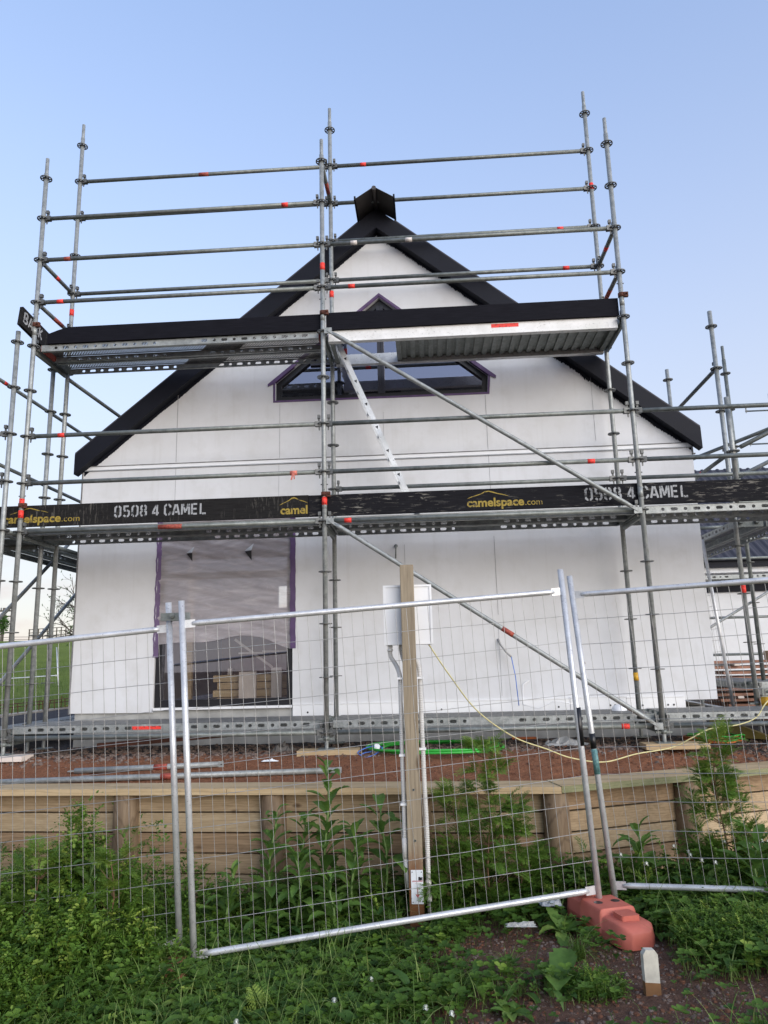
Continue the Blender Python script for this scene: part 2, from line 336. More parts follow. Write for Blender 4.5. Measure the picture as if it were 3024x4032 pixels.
# ------------------------------------------------------------------ mesh builder
class MB:
    def __init__(s): s.v = []; s.f = []; s.sm = []; s.mi = []
    def add(s, vs, fs, smooth=False, mi=0):
        o = len(s.v); s.v += [tuple(x) for x in vs]
        for f in fs: s.f.append([o + i for i in f]); s.sm.append(smooth); s.mi.append(mi)
        return s
    def box(s, a, b, mi=0):
        (x0, y0, z0), (x1, y1, z1) = a, b
        return s.add([(x0,y0,z0),(x1,y0,z0),(x1,y1,z0),(x0,y1,z0),(x0,y0,z1),(x1,y0,z1),(x1,y1,z1),(x0,y1,z1)],
              [(0,3,2,1),(4,5,6,7),(0,1,5,4),(1,2,6,5),(2,3,7,6),(3,0,4,7)], False, mi)
    def obox(s, c, ax, ay, az, mi=0):      # centre and three half-axis vectors
        c, ax, ay, az = Vector(c), Vector(ax), Vector(ay), Vector(az)
        vs = [c + i*ax + j*ay + k*az for k in (-1,1) for i, j in ((-1,-1),(1,-1),(1,1),(-1,1))]
        return s.add(vs, [(0,3,2,1),(4,5,6,7),(0,1,5,4),(1,2,6,5),(2,3,7,6),(3,0,4,7)], False, mi)
    def bar(s, p, q, w, h, up=(0, 0, 1), mi=0):
        p, q = Vector(p), Vector(q); d = (q - p); L = d.length; d.normalize()
        side = d.cross(Vector(up)).normalized(); u = side.cross(d)
        return s.obox((p + q) / 2, d * L / 2, side * w / 2, u * h / 2, mi)
    def tube(s, pts, r, n=12, cap=True, mi=0, smooth=True):
        pts = [Vector(p) for p in pts]; rs = r if isinstance(r, (list, tuple)) else [r] * len(pts)
        d0 = (pts[1] - pts[0]).normalized()
        ref = Vector((0, 0, 1)) if abs(d0.z) < 0.9 else Vector((1, 0, 0))
        u = d0.cross(ref).normalized(); vs = []
        for i, p in enumerate(pts):
            d = (pts[min(i + 1, len(pts) - 1)] - pts[max(i - 1, 0)]).normalized()
            u = (u - d * u.dot(d)).normalized(); w_ = d.cross(u)
            for k in range(n):
                a = 2 * math.pi * k / n; vs.append(p + (u * math.cos(a) + w_ * math.sin(a)) * rs[i])
        fs = [(i*n + k, i*n + (k+1) % n, (i+1)*n + (k+1) % n, (i+1)*n + k) for i in range(len(pts) - 1) for k in range(n)]
        s.add(vs, fs, smooth, mi)
        if cap:
            o = len(s.v) - len(vs)
            s.f.append([o + k for k in range(n)][::-1]); s.sm.append(False); s.mi.append(mi)
            s.f.append([o + (len(pts)-1)*n + k for k in range(n)]); s.sm.append(False); s.mi.append(mi)
        return s
    def poly(s, pts, holes=(), mi=0):
        loops = [[Vector(p) for p in pts]] + [[Vector(p) for p in h] for h in holes]
        tris = tessellate_polygon(loops); flatp = [p for l in loops for p in l]
        return s.add(flatp, [tuple(t_) for t_ in tris], False, mi)
    def extr(s, pts, dvec, mi=0):          # polygon swept along a vector
        d = Vector(dvec); n = len(pts); P = [Vector(p) for p in pts]
        tris = tessellate_polygon([P])
        s.add(P, [tuple(t_) for t_ in tris], False, mi); s.add([p + d for p in P], [tuple(reversed(t_)) for t_ in tris], False, mi)
        s.add(P + [p + d for p in P], [(i, (i+1) % n, n + (i+1) % n, n + i) for i in range(n)], False, mi)
        return s
    def build(s, name, mats, parent=None, origin=(0, 0, 0), loc=None, solid=0, bevel=0):
        me = bpy.data.meshes.new(name); o = Vector(origin)
        me.from_pydata([tuple(Vector(v) - o) for v in s.v], [], s.f)
        me.polygons.foreach_set('use_smooth', s.sm); me.polygons.foreach_set('material_index', s.mi)
        for m_ in (mats if isinstance(mats, (list, tuple)) else [mats]): me.materials.append(m_)
        me.update()
        return link(name, me, parent, loc if loc is not None else ((0, 0, 0) if parent else origin), solid, bevel)
def link(name, me, parent=None, loc=(0, 0, 0), solid=0, bevel=0):
    ob = bpy.data.objects.new(name, me); col.objects.link(ob); ob.location = loc
    if parent: ob.parent = parent
    if solid:
        md = ob.modifiers.new('sheet', 'SOLIDIFY'); md.thickness = solid; md.offset = 0
    if bevel:
        md = ob.modifiers.new('edge', 'BEVEL'); md.width = bevel; md.segments = 2; md.limit_method = 'ANGLE'; md.angle_limit = R(40)
    return ob
def tag(o, label=None, cat=None, group=None, kind=None):
    if label: o['label'] = label
    if cat: o['category'] = cat
    if group: o['group'] = group
    if kind: o['kind'] = kind
    return o
def thing(name, label, cat, loc, group=None):
    o = bpy.data.objects.new(name, None); col.objects.link(o); o.location = loc; o.empty_display_size = 0.1
    return tag(o, label, cat, group)
def struct(mb, name, mats, origin=(0, 0, 0)):
    return tag(mb.build(name, mats, None, origin), kind='structure')
def copy_tree(o, parent=None):
    c = o.copy(); col.objects.link(c); c.parent = parent
    for ch in o.children: copy_tree(ch, c)
    return c
def smoothnoise(x, y, s=1.0, seed=0):
    return (math.sin(x * 1.7 * s + seed) * math.cos(y * 1.3 * s - seed * 2) + 0.5 * math.sin(x * 3.9 * s + y * 3.1 * s + seed * 3)
            + 0.3 * math.cos(x * 7.7 * s - y * 6.3 * s + seed)) / 1.8

# ------------------------------------------------------------------ ground and setting
def wall_y(x):                               # front line of the retaining wall cap
    return -1.047 + (x + 2.489) * -0.0688 if x < 1.9 else -1.349 + (x - 1.9) * 0.407
def low_z(x, y):
    return -1.14 + 0.07 * max(-3, min(5, x)) + 0.012 * smoothnoise(x, y, 2.3, 1) + 0.006 * smoothnoise(x, y, 9, 4)
def sstep(t): t = max(0, min(1, t)); return t * t * (3 - 2 * t)
def site_z(x, y):
    t = (y - wall_y(x) - 0.2) / 0.95
    return -0.335 + 0.145 * sstep(t) + 0.008 * smoothnoise(x, y, 5, 2) * sstep(t * 2) + 0.006 * smoothnoise(x, y, 17, 5)
def axis(spans):
    a = [spans[0][0]]
    for lo, hi, st in spans:
        n = max(1, int(round((hi - lo) / st))); a += [lo + (hi - lo) * (i + 1) / n for i in range(n)]
    return a
def grid(xs, ys, fz, fy=None):
    mb = MB(); vs = []
    for j, y in enumerate(ys):
        for x in xs:
            yy = fy(x, j) if fy else y
            vs.append((x, yy, fz(x, yy)))
    n = len(xs)
    fs = [(j*n + i, j*n + i + 1, (j+1)*n + i + 1, (j+1)*n + i) for j in range(len(ys) - 1) for i in range(n - 1)]
    return mb.add(vs, fs, True)
xs = axis([(-400, -80, 40), (-80, -8, 6), (-8, -3, .4), (-3, 5, .045), (5, 9, .4), (9, 80, 6), (80, 400, 40)])
ny = axis([(-400, -60, 40), (-60, -8, 6), (-8, -4.2, .3), (-4.2, -1.0, .045)])
low = struct(grid(xs, ny, low_z, lambda x, j: min(ny[j], wall_y(max(-6, min(7, x))) + 0.22)), 'ground', SOIL)
sx = axis([(-7.05, -3.2, .12), (-3.2, 5, .05), (5, 30, .6)])
ty = axis([(0, 1.2, .05), (1.2, 3, .12), (3, 22, .6)])
site_g = struct(grid(sx, ty, site_z, lambda x, j: (wall_y(max(-6, min(7, x))) + 0.2) + ty[j]), 'site_ground', SITE)
def hill(x, y):
    r = math.hypot(x * 0.35, y)
    a = sstep((r - 3) / 62) * 3.75
    a -= sstep((r - 70) / 120) * 14
    return -0.27 + a + 0.05 * smoothnoise(x, y, 0.4, 3) + (0.04 * smoothnoise(x, y, 1.7, 6) if y < 40 else 0)
fx = axis([(-300, -60, 20), (-60, -20, 1.5), (-20, -7.15, .35)])
fyy = axis([(-1, 30, .5), (30, 90, 1.5), (90, 500, 25)])
field = grid(fx, fyy, hill)
f2 = grid(axis([(-7.15, 60, 3), (60, 300, 20)]), axis([(21.5, 90, 3), (90, 500, 25)]), hill)
o_ = len(field.v); field.v += f2.v; field.f += [[i + o_ for i in f] for f in f2.f]; field.sm += f2.sm; field.mi += f2.mi
struct(field, 'field', FIELD)
k = MB(); k.box((-7.3, -2, -0.5), (-7.05, 16, -0.16)); struct(k, 'kerb', BEIGE)

# ------------------------------------------------------------------ scaffold kit
def rosette_mesh():
    mb = MB(); n = 24; h = 0.0045
    def ring(r0, r1):
        vs = []
        for z in (-h, h):
            for r in (r0, r1):
                vs += [(r * math.cos(2*math.pi*i/n), r * math.sin(2*math.pi*i/n), z) for i in range(n)]
        fs = []
        for i in range(n):
            j = (i + 1) % n
            fs += [(i, n+i, n+j, j)[::-1], (2*n+i, 3*n+i, 3*n+j, 2*n+j), (n+i, 3*n+i, 3*n+j, n+j)[::-1], (i, j, 2*n+j, 2*n+i)[::-1]]
        mb.add(vs, fs)
    ring(0.0245, 0.034); ring(0.053, 0.0635)
    for i in range(8):
        a = 2*math.pi*i/8 + 0.39
        d = Vector((math.cos(a), math.sin(a), 0)); p = Vector((-d.y, d.x, 0))
        mb.obox(d * 0.044, d * 0.0105, p * (0.0045 if i % 2 else 0.007), (0, 0, h * 0.98))
    me = bpy.data.meshes.new('rosette'); me.from_pydata(mb.v, [], mb.f); me.materials.append(STEEL_B); return me
ROS = rosette_mesh()
def head_mesh():
    mb = MB()
    vs = [(0.027, -0.013, -0.028), (0.027, 0.013, -0.028), (0.027, 0.013, 0.028), (0.027, -0.013, 0.028),
          (0.088, -0.025, -0.025), (0.088, 0.025, -0.025), (0.088, 0.025, 0.025), (0.088, -0.025, 0.025)]
    mb.add(vs, [(0,1,2,3), (7,6,5,4), (0,4,5,1), (1,5,6,2), (2,6,7,3), (3,7,4,0)])
    # the wedge: a plate standing up through the rosette with an eye in its top
    pl = [(0.040, -0.066), (0.052, -0.066), (0.062, 0.070), (0.040, 0.070)]
    mb.extr([(x, -0.0035, z) for x, z in pl], (0, 0.007, 0))
    mb.box((0.036, -0.016, 0.058), (0.064, 0.016, 0.066)); mb.box((0.036, -0.016, 0.088), (0.064, 0.016, 0.094))
    mb.box((0.036, -0.016, 0.066), (0.064, -0.010, 0.088)); mb.box((0.036, 0.010, 0.066), (0.064, 0.016, 0.088))
    me = bpy.data.meshes.new('wedge_head'); me.from_pydata(mb.v, [], mb.f); me.materials.append(STEEL_B); return me
HEAD = head_mesh()
def standard(parent, x, y, z0, z1, first, last, mat=GALV, zo=0.0, spigot=True, tapes=(), skip=(), org=(0, 0, 0), joints=(2.22, 4.22), jack=None, label=None):
    o = Vector(org); mb = MB()
    top = z1 - 0.19 if spigot else z1
    mb.tube([(x, y, z0), (x, y, top)], 0.02415, 16)
    if spigot:
        mb.tube([(x, y, top), (x, y, top + 0.012), (x, y, z1)], [0.0225, 0.0195, 0.0195], 14)
        mb.tube([(x, y - 0.0192, z1 - 0.06), (x, y - 0.0199, z1 - 0.06)], 0.005, 8, mi=1)
    for j in joints:
        if z0 < j + zo < top:
            mb.tube([(x, y, j + zo - 0.10), (x, y, j + zo + 0.0)], 0.0252, 16)
            mb.tube([(x, y - 0.0235, j + zo + 0.09), (x, y - 0.0246, j + zo + 0.09)], 0.006, 8, mi=1)
            mb.tube([(x - 0.036, y, j + zo + 0.15), (x + 0.036, y, j + zo + 0.15)], 0.006, 8, mi=1)
    if jack is not None:                     # threaded spindle, wing nut
        n = 14; pts = []; rs = []
        for i in range(n * 2 + 1):
            pts.append((x, y, jack + (z0 - jack) * i / (n * 2))); rs.append(0.019 if i % 2 else 0.0165)
        mb.tube(pts, rs, 12, mi=0)
    s = mb.build('standard', [mat, STEEL_B], parent, o)
    if label: s['label'] = label
    k0, k1 = int(round(first * 2)), int(round(last * 2))
    for q in range(k0, k1 + 1):
        z = q * 0.5 + zo
        if q * 0.5 in skip: continue
        r = link('rosette', ROS, s, Vector((x, y, z)) - o); r.rotation_euler = (0, 0, random.uniform(-0.25, 0.25))
    for z, mt in tapes:
        MB().tube([(x, y, z - 0.04), (x, y, z + 0.04)], 0.0258, 16).build('marking_tape', mt, s, o)
    if jack is not None:
        MB().tube([(x, y, z0 - 0.02), (x, y, z0 + 0.012)], 0.031, 14).box((x - 0.075, y - 0.012, z0 - 0.016), (x + 0.075, y + 0.012, z0 + 0.002)).build('wing_nut', GALV_D, s, o)
        MB().box((x - 0.075, y - 0.075, jack - 0.001), (x + 0.075, y + 0.075, jack + 0.006)).build('base_plate', GALV_D, s, o)
    return s
def ledger(parent, p, q, tapes=(), mat=GALV_D, org=(0, 0, 0), heads=(1, 1), name='ledger', r=0.0225):
    o = Vector(org); p, q = Vector(p), Vector(q); d = (q - p).normalized()
    a = p + d * 0.075 if heads[0] else p; b = q - d * 0.075 if heads[1] else q
    e = MB().tube([a, b], r, 14).build(name, mat, parent, o)
    ang = math.atan2(d.y, d.x)
    for on, pt, an in ((heads[0], p, ang), (heads[1], q, ang + math.pi)):
        if on:
            h = link('wedge_head', HEAD, e, pt - o); h.rotation_euler = (0, 0, an)
    L = (q - p).length
    for t in tapes:
        f, mt = t[0], t[1]; hw = t[2] if len(t) > 2 else 0.035
        c = p + d * f * L
        MB().tube([c - d * hw, c + d * hw], r + 0.0013, 14).build('marking_tape', mt, e, o)
    return e
def brace(parent, p, q, org=(0, 0, 0), tapes=(), rr=0.0225):
    p, q = Vector(p), Vector(q); d = (q - p).normalized(); o = Vector(org)
    mb = MB().tube([p + d * 0.05, p + d * 0.12, q - d * 0.12, q - d * 0.05], [rr * 0.7, rr, rr, rr * 0.7], 14)
    for c in (p, q):
        mb.obox(c, (0.038, 0, 0), (0, 0.008, 0), (0, 0, 0.03)); mb.tube([c + Vector((0, -0.016, 0)), c + Vector((0, 0.016, 0))], 0.010, 8)
        dd = d if c is p else -d
        mb.bar(c, c + dd * 0.085, 0.030, 0.026)
    b = mb.build('diagonal_brace', GALV, parent, o)
    L = (q - p).length
    for f, mt in tapes:
        c = p + d * f * L; MB().tube([c - d * 0.06, c + d * 0.06], rr + 0.0013, 14).build('marking_tape', mt, b, o)
    return b
def transom(parent, p, q, org=(0, 0, 0)):
    p, q = Vector(p), Vector(q); d = (q - p).normalized(); o = Vector(org)
    side = d.cross(Vector((0, 0, 1)))
    a, b = p + d * 0.05, q - d * 0.05; mb = MB()
    mb.bar(a + Vector((0, 0, -.03)), b + Vector((0, 0, -.03)), 0.050, 0.006)
    mb.bar(a + side * .026, b + side * .026, 0.005, 0.062); mb.bar(a - side * .026, b - side * .026, 0.005, 0.062)
    mb.bar(a + Vector((0, 0, -.055)), b + Vector((0, 0, -.055)), 0.024, 0.036)
    e = mb.build('transom', GALV_D, parent, o); ang = math.atan2(d.y, d.x)
    for pt, an in ((p, ang), (q, ang + math.pi)):
        h = link('wedge_head', HEAD, e, pt - o); h.rotation_euler = (0, 0, an)
    return e
def holed(mb, x0, x1, z0, z1, y, cells, along='x', mi=0):
    """sheet strip with slots, cells = [(centre, half_length, half_height)]"""
    def P(u, z): return (u, y, z) if along == 'x' else (y, u, z)
    cur = x0; n = 16
    cz = (z0 + z1) / 2
    for c, hl, hh in cells:
        a, b = c - hl - 0.012, c + hl + 0.012
        if a < cur or b > x1: continue
        mb.add([P(cur, z0), P(a, z0), P(a, z1), P(cur, z1)], [(0, 1, 2, 3)], False, mi)
        inner = []; outer = []
        for i in range(n):
            t = 2 * math.pi * (i + 0.5) / n; ct, st = math.cos(t), math.sin(t)
            ix = c + (hl - hh) * (1 if ct > 0 else -1) + hh * ct; iz = cz + hh * st
            inner.append(P(ix, iz))
            if i in (1, 2, 5, 6, 9, 10, 13, 14) and False: pass
            kx = (hl + 0.012) / abs(ct) if abs(ct) > 1e-6 else 9; kz = (z1 - cz) / abs(st) if abs(st) > 1e-6 else 9
            kk = min(kx, kz); outer.append([c + ct * kk, cz + st * kk])
        # snap nearest outer points on to the cell's corners
        for sx_, sz_ in ((1, 1), (-1, 1), (-1, -1), (1, -1)):
            tgt = (c + sx_ * (hl + 0.012), z1 if sz_ > 0 else z0)
            bi = min(range(n), key=lambda i: (outer[i][0] - tgt[0])**2 + (outer[i][1] - tgt[1])**2); outer[bi] = list(tgt)
        outer = [P(*q) for q in outer]
        mb.add(inner + outer, [(i, (i+1) % n, n + (i+1) % n, n + i) for i in range(n)], False, mi)
        cur = b
    mb.add([P(cur, z0), P(x1, z0), P(x1, z1), P(cur, z1)], [(0, 1, 2, 3)], False, mi)
def plank(label, p, q, ztop, wdt=0.32, h=0.072, group=None, endred=False, hatch=False):
    """steel scaffold plank running from p to q (centre line at the deck's top)"""
    p, q = Vector((*p, ztop)), Vector((*q, ztop)); L = (q - p).length; ang = math.atan2(q.y - p.y, q.x - p.x)
    t = thing('scaffold_plank', label, 'scaffold plank', p, group); t.rotation_euler = (0, 0, ang)
    x0, x1 = 0.055, L - 0.055; hw = wdt / 2 - 0.004
    MB().add([(x0, -hw, 0), (x1, -hw, 0), (x1, hw, 0), (x0, hw, 0)], [(0, 1, 2, 3)]).build('deck_surface', PERF, t, loc=(0, 0, 0))
    mb = MB(); cells = []
    for a, b in ((0.12, 0.88), (0.0, 0.0)):
        pass
    u = x0 + 0.16; i = 0
    while u < x1 - 0.1:
        if not (L * 0.43 < u < L * 0.57):
            cells.append((u, 0.017 if i % 2 == 0 else 0.033, 0.0155))
        u += 0.107 if i % 2 == 0 else 0.107; i += 1
    for s in (-1, 1):
        holed(mb, x0, x1, -h, -0.003, s * hw, cells)
        mb.add([(x0, s*hw, -h), (x1, s*hw, -h), (x1, s*(hw - 0.03), -h - 0.002), (x0, s*(hw - 0.03), -h - 0.002)], [(0, 1, 2, 3)])
        mb.add([(x0, s*(hw - 0.03), -h - 0.002), (x1, s*(hw - 0.03), -h - 0.002), (x1, s*(hw - 0.03), -h + 0.010), (x0, s*(hw - 0.03), -h + 0.010)], [(0, 1, 2, 3)])
    mb.build('side_channel', GALV, t, loc=(0, 0, 0), solid=0.003)
    for k, xx in enumerate((x0, x1)):
        e = MB().box((xx - 0.004, -hw, -h), (xx + 0.004, hw, -0.002))
        sg = -1 if k == 0 else 1
        for yy in (-hw * 0.55, hw * 0.55): e.box((min(xx, xx + sg * 0.04), yy - 0.02, -0.035), (max(xx, xx + sg * 0.04), yy + 0.02, -0.006))
        e.build('end_hook', RTAPE if endred else GALV_D, t, loc=(0, 0, 0))
    return t

# ------------------------------------------------------------------ the front run of scaffold
XL, XR, YB = -3.089, 3.071, 0.757
SC = thing('scaffold', 'two-bay galvanised tube scaffold standing in front of the white gable, with two deck levels', 'scaffold', (0, 0, -0.14))
O = Vector((0, 0, -0.14))
J = -0.148
standard(SC, XL, 0, -0.05, 6.25, 0, 6, org=O, tapes=[(2.18, TAPE), (2.30, TAPE)], jack=J)
standard(SC, 0, 0, -0.05, 6.27, 0, 6, org=O, tapes=[(2.20, TAPE), (4.74, TAPE)], jack=J)
standard(SC, XR, 0, -0.05, 6.31, 0, 6, org=O, jack=J, label='front right upright, paint-spattered, with a rusty clamp at the upper board')
standard(SC, XL, YB, 0.0, 7.30, 0.5, 7, org=O, tapes=[(4.76, TAPE)], jack=-0.17)
standard(SC, 0, YB, 0.0, 7.30, 0.5, 7, org=O, tapes=[(4.82, TAPE)], jack=-0.17)
standard(SC, XR, YB, 0.0, 7.30, 0.5, 7, org=O, tapes=[(6.02, TAPE), (0.42, YTAPE)], jack=-0.17)
for z, tp in ((5.5, [(0.87, TAPE)]), (5.0, [(0.10, RTAPE)]), (4.5, [(0.085, TAPE)]), (3.0, [(0.12, TAPE)]), (2.5, []), (2.0, [(0.50, RTAPE, 0.12)]), (0.0, [])):
    ledger(SC, (XL, 0, z), (0, 0, z), tp, org=O)
for z, tp in ((5.0, [(0.11, WTAPE), (0.30, WTAPE)]), (4.5, [(0.10, TAPE)]), (3.0, []), (2.5, [(0.855, TAPE)]), (2.0, [(0.075, TAPE)]), (0.0, [(0.89, TAPE)])):
    ledger(SC, (0, 0, z), (XR, 0, z), tp, org=O)
for z in (3.0, 2.5, 0.0):
    ledger(SC, (XR, 0, z), (XR + 3.07, 0, z), [], org=O, mat=GALV_D)
for z, tp in ((6.5, [(0.5, RTAPE, 0.06)]), (6.0, []), (5.0, [])):
    ledger(SC, (XL, YB, z), (0, YB, z), tp, org=O)
for z, tp in ((6.5, [(0.13, TAPE)]), (6.0, []), (5.5, [(0.87, TAPE)]), (5.0, [(0.88, TAPE)]), (2.5, [])):
    ledger(SC, (0, YB, z), (XR, YB, z), tp, org=O)
ledger(SC, (XR, YB, 2.5), (XR + 1.85, YB, 2.5), [], org=O, heads=(1, 0))
for x, zs in ((XL, (5.0, 4.5)), (0, (6.0,)), (XR, (5.0, 4.5))):
    for z in zs:
        ledger(SC, (x, 0, z), (x, YB, z), [(0.5, TAPE)] if z == 5.0 else [(0.6, RTAPE, 0.1)], org=O)
for x in (XL, 0, XR):
    for z in (4.0, 2.0, 0.0): transom(SC, (x, 0, z), (x, YB, z), org=O)
for x0, x1 in ((XL, 0), (0, XR)):
    ledger(SC, (x0, YB, 0.0), (x1, YB, 0.0), [], org=O)
brace(SC, (0.06, -0.055, 3.985), (XR - 0.055, -0.055, 1.985), O)
brace(SC, (0.06, -0.055, 1.99), (XR - 0.055, -0.055, 0.0), O, [(0.56, RTAPE)])
def clamp(x, y, z):
    mb = MB().tube([(x, y, z - 0.022), (x, y, z + 0.022)], 0.033, 14)
    mb.box((x + 0.02, y - 0.035, z - 0.03), (x + 0.062, y - 0.004, z + 0.02)).tube([(x + 0.045, y - 0.06, z), (x + 0.045, y + 0.01, z)], 0.008, 8)
    mb.build('board_clamp', RUST, SC, O)
for x, z in ((0, 4.21), (XR, 4.24), (0, 2.27), (XL, 2.27), (XL, 4.24)): clamp(x, 0, z)
rb_ = MB(); rb_.add([(-.315, -.026, 2.50), (-.300, -.027, 2.50), (-.318, -.03, 2.42), (-.335, -.028, 2.425)], [(0, 1, 2, 3)]); rb_.add([(-.31, -.028, 2.49), (-.296, -.029, 2.49), (-.288, -.034, 2.43), (-.30, -.032, 2.425)], [(0, 1, 2, 3)]); rb_.tube([(-.34, 0, 2.5), (-.27, 0, 2.5)], .0245, 12)
rb_.build('flagging_ribbon', flat('faded_pink_ribbon', (.55, .16, .12), .7, 0, .3, 60), SC, O, solid=.001)
# decks
YT = 0.215
for L_, zt, (xa, xb) in (('upper', 4.035, (XL, 0)),):
    for i, yy in enumerate((YT, YB - YT + 0.01)):
        plank(('perforated steel plank of the upper left deck, ' + ('front one under the black board' if i == 0 else 'rear one nearer the gable')), (xa, yy), (xb, yy), zt, group='steel planks of the scaffold decks', endred=i == 0)
for (xa, xb), nm in (((XL, 0), 'left bay'), ((0, XR), 'right bay'), ((XR, XR + 3.07), 'bay right of the last front upright')):
    for i, yy in enumerate((YT, YB - YT + 0.01)):
        plank('steel plank of the middle deck, %s, %s' % (nm, 'front one' if i == 0 else 'rear one'), (xa, yy), (xb, yy), 2.045, group='steel planks of the scaffold decks')
        lp = plank('steel plank of the lowest deck, %s, %s' % (nm, 'front one' if i == 0 else 'rear one'), (xa, yy), (xb, yy), 0.108, group='steel planks of the scaffold decks')
        if i == 0 and xa == XL: MB().box((1.22, -.1635, -.052), (1.50, -.1615, -.022)).build('marking_tape', TAPE, lp, loc=(0, 0, 0))
# aluminium trapdoor deck, upper right
hd = thing('hatch_deck', 'aluminium deck with open ladder hatch and ribbed underside, upper right bay', 'scaffold deck', (0, 0, 4.03))
for yy, nm, lb in ((0.075, 'side_beam', 'scuffed white front beam'), (0.69, 'side_beam', None)):
    z1 = 0.0; mb = MB().box((0.05, yy - 0.022, -0.112), (XR - 0.05, yy + 0.022, z1)).box((0.05, yy - 0.030, -0.122), (XR - 0.05, yy + 0.034, -0.113))
    b = mb.build(nm, ALU_W, hd, (0, 0, 4.03) , loc=None) if False else mb.build(nm, ALU_W if lb else ALU, hd, loc=(0, 0, 0))
    if lb: b['label'] = lb
mb = MB(); x = 0.80; i = 0
while x < XR - 0.12:
    z = -0.082 if i % 2 == 0 else -0.060
    mb.box((x, 0.099, z), (x + 0.046, 0.666, z + 0.004)); mb.box((x + 0.046, 0.099, -0.082), (x + 0.049, 0.666, -0.056)); x += 0.049; i += 1
mb.build('ribbed_panel', GALV_D, hd, loc=(0, 0, 0))
MB().box((0.80, 0.099, -0.03), (XR - 0.06, 0.666, -0.012)).build('deck_board', PINE, hd, loc=(0, 0, 0))
MB().box((0.745, 0.099, -0.105), (0.798, 0.666, -0.03)).box((0.055, 0.099, -0.105), (0.10, 0.666, -0.03)).box((XR - 0.10, 0.099, -0.105), (XR - 0.055, 0.666, -0.032)).build('cross_bar', GALV_D, hd, loc=(0, 0, 0))
tm = MB().box((1.74, 0.0515, -0.052), (2.02, 0.053, -0.012)); tm.build('marking_tape', TAPE, hd, loc=(0, 0, 0))
# ladder
ld = thing('ladder', 'aluminium ladder climbing from the middle deck through the hatch', 'ladder', (0.925, 0.45, 2.05))
lo_ = Vector((0.925, 0.45, 2.05)); top_ = Vector((0.0, 0.45, 4.30)); dv = (top_ - lo_); ln = dv.length; dn = dv.normalized()
side_ = Vector((0, 1, 0)); nrm_ = dn.cross(side_)
for s, yy in enumerate((-0.165, 0.165)):
    mb = MB(); mb.obox(dv / 2 + side_ * yy, dn * ln / 2, side_ * 0.013, nrm_ * 0.026)
    for k_ in range(8):
        c = dn * (0.22 + 0.28 * k_) + side_ * (yy - 0.014)
        tri = [c + nrm_ * 0.017 + dn * 0.014, c - nrm_ * 0.017 + dn * 0.014, c - dn * 0.020]
        mb.add(tri, [(0, 1, 2)], False, 1)
    mb.build('stile', [ALU, BLACK], ld, loc=(0, 0, 0))
for k_ in range(8):
    c = dn * (0.22 + 0.28 * k_); MB().tube([c - side_ * 0.152, c + side_ * 0.152], 0.014, 8).build('rung', ALU, ld, loc=(0, 0, 0))
MB().tube([dn * 2.16 + side_ * -0.19 + nrm_ * 0.04, dn * 2.16 + side_ * -0.19 - nrm_ * 0.04, dn * 2.13 + side_ * -0.14 - nrm_ * 0.05, dn * 2.20 + side_ * -0.14 + nrm_ * 0.05], 0.008, 6).build('lashing', RUST, ld, loc=(0, 0, 0))

# ------------------------------------------------------------------ stencil lettering
W = 0.17
GL = {  # stroke glyphs in a 0.62 x 1 box, broken where a stencil bridges
 '0': [[(.10,.42),(.0+.08,.30),(.08,.18),(.20,.08),(.25,.08)], [(.37,.08),(.42,.08),(.54,.18),(.54,.82),(.42,.92),(.37,.92)], [(.25,.92),(.20,.92),(.08,.82),(.08,.30)]],
 '5': [[(.50,.92),(.12,.92),(.12,.60)], [(.10,.56),(.26,.56)], [(.34,.57),(.44,.55),(.54,.46),(.54,.20),(.44,.08),(.36,.08)], [(.26,.08),(.18,.09),(.09,.18)]],
 '8': [[(.25,.92),(.18,.91),(.11,.84),(.11,.63),(.18,.54),(.25,.53)], [(.37,.53),(.44,.54),(.51,.63),(.51,.84),(.44,.91),(.37,.92)], [(.25,.47),(.16,.46),(.08,.38),(.08,.17),(.17,.08),(.25,.08)], [(.37,.08),(.45,.08),(.54,.17),(.54,.38),(.46,.46),(.37,.47)]],
 '4': [[(.40,.94),(.22,.62),(.10,.36),(.10,.26),(.32,.26)], [(.44,.94),(.44,.06)], [(.50,.26),(.60,.26)]],
 'C': [[(.25,.92),(.20,.92),(.08,.80),(.08,.20),(.20,.08),(.25,.08)], [(.37,.92),(.42,.92),(.55,.80),(.55,.68)], [(.37,.08),(.42,.08),(.55,.20),(.55,.32)]],
 'A': [[(.04,.04),(.25,.94)], [(.36,.94),(.58,.04)], [(.20,.28),(.42,.28)]],
 'M': [[(.07,.04),(.07,.94)], [(.16,.94),(.36,.20)], [(.42,.34),(.60,.94)], [(.68,.94),(.68,.04)]],
 'E': [[(.09,.04),(.09,.94)], [(.20,.90),(.52,.90)], [(.20,.50),(.48,.50)], [(.20,.08),(.52,.08)]],
 'L': [[(.09,.04),(.09,.94)], [(.22,.08),(.54,.08)]],
 'B': [[(.09,.04),(.09,.94)], [(.20,.92),(.38,.92),(.50,.82),(.50,.64),(.38,.54),(.22,.54)], [(.22,.46),(.40,.46),(.54,.36),(.54,.18),(.40,.08),(.20,.08)]],
 'K': [[(.09,.04),(.09,.94)], [(.50,.94),(.20,.54)], [(.22,.46),(.54,.04)]],
 ' ': []}
ADV = {'M': .84, ' ': .30}
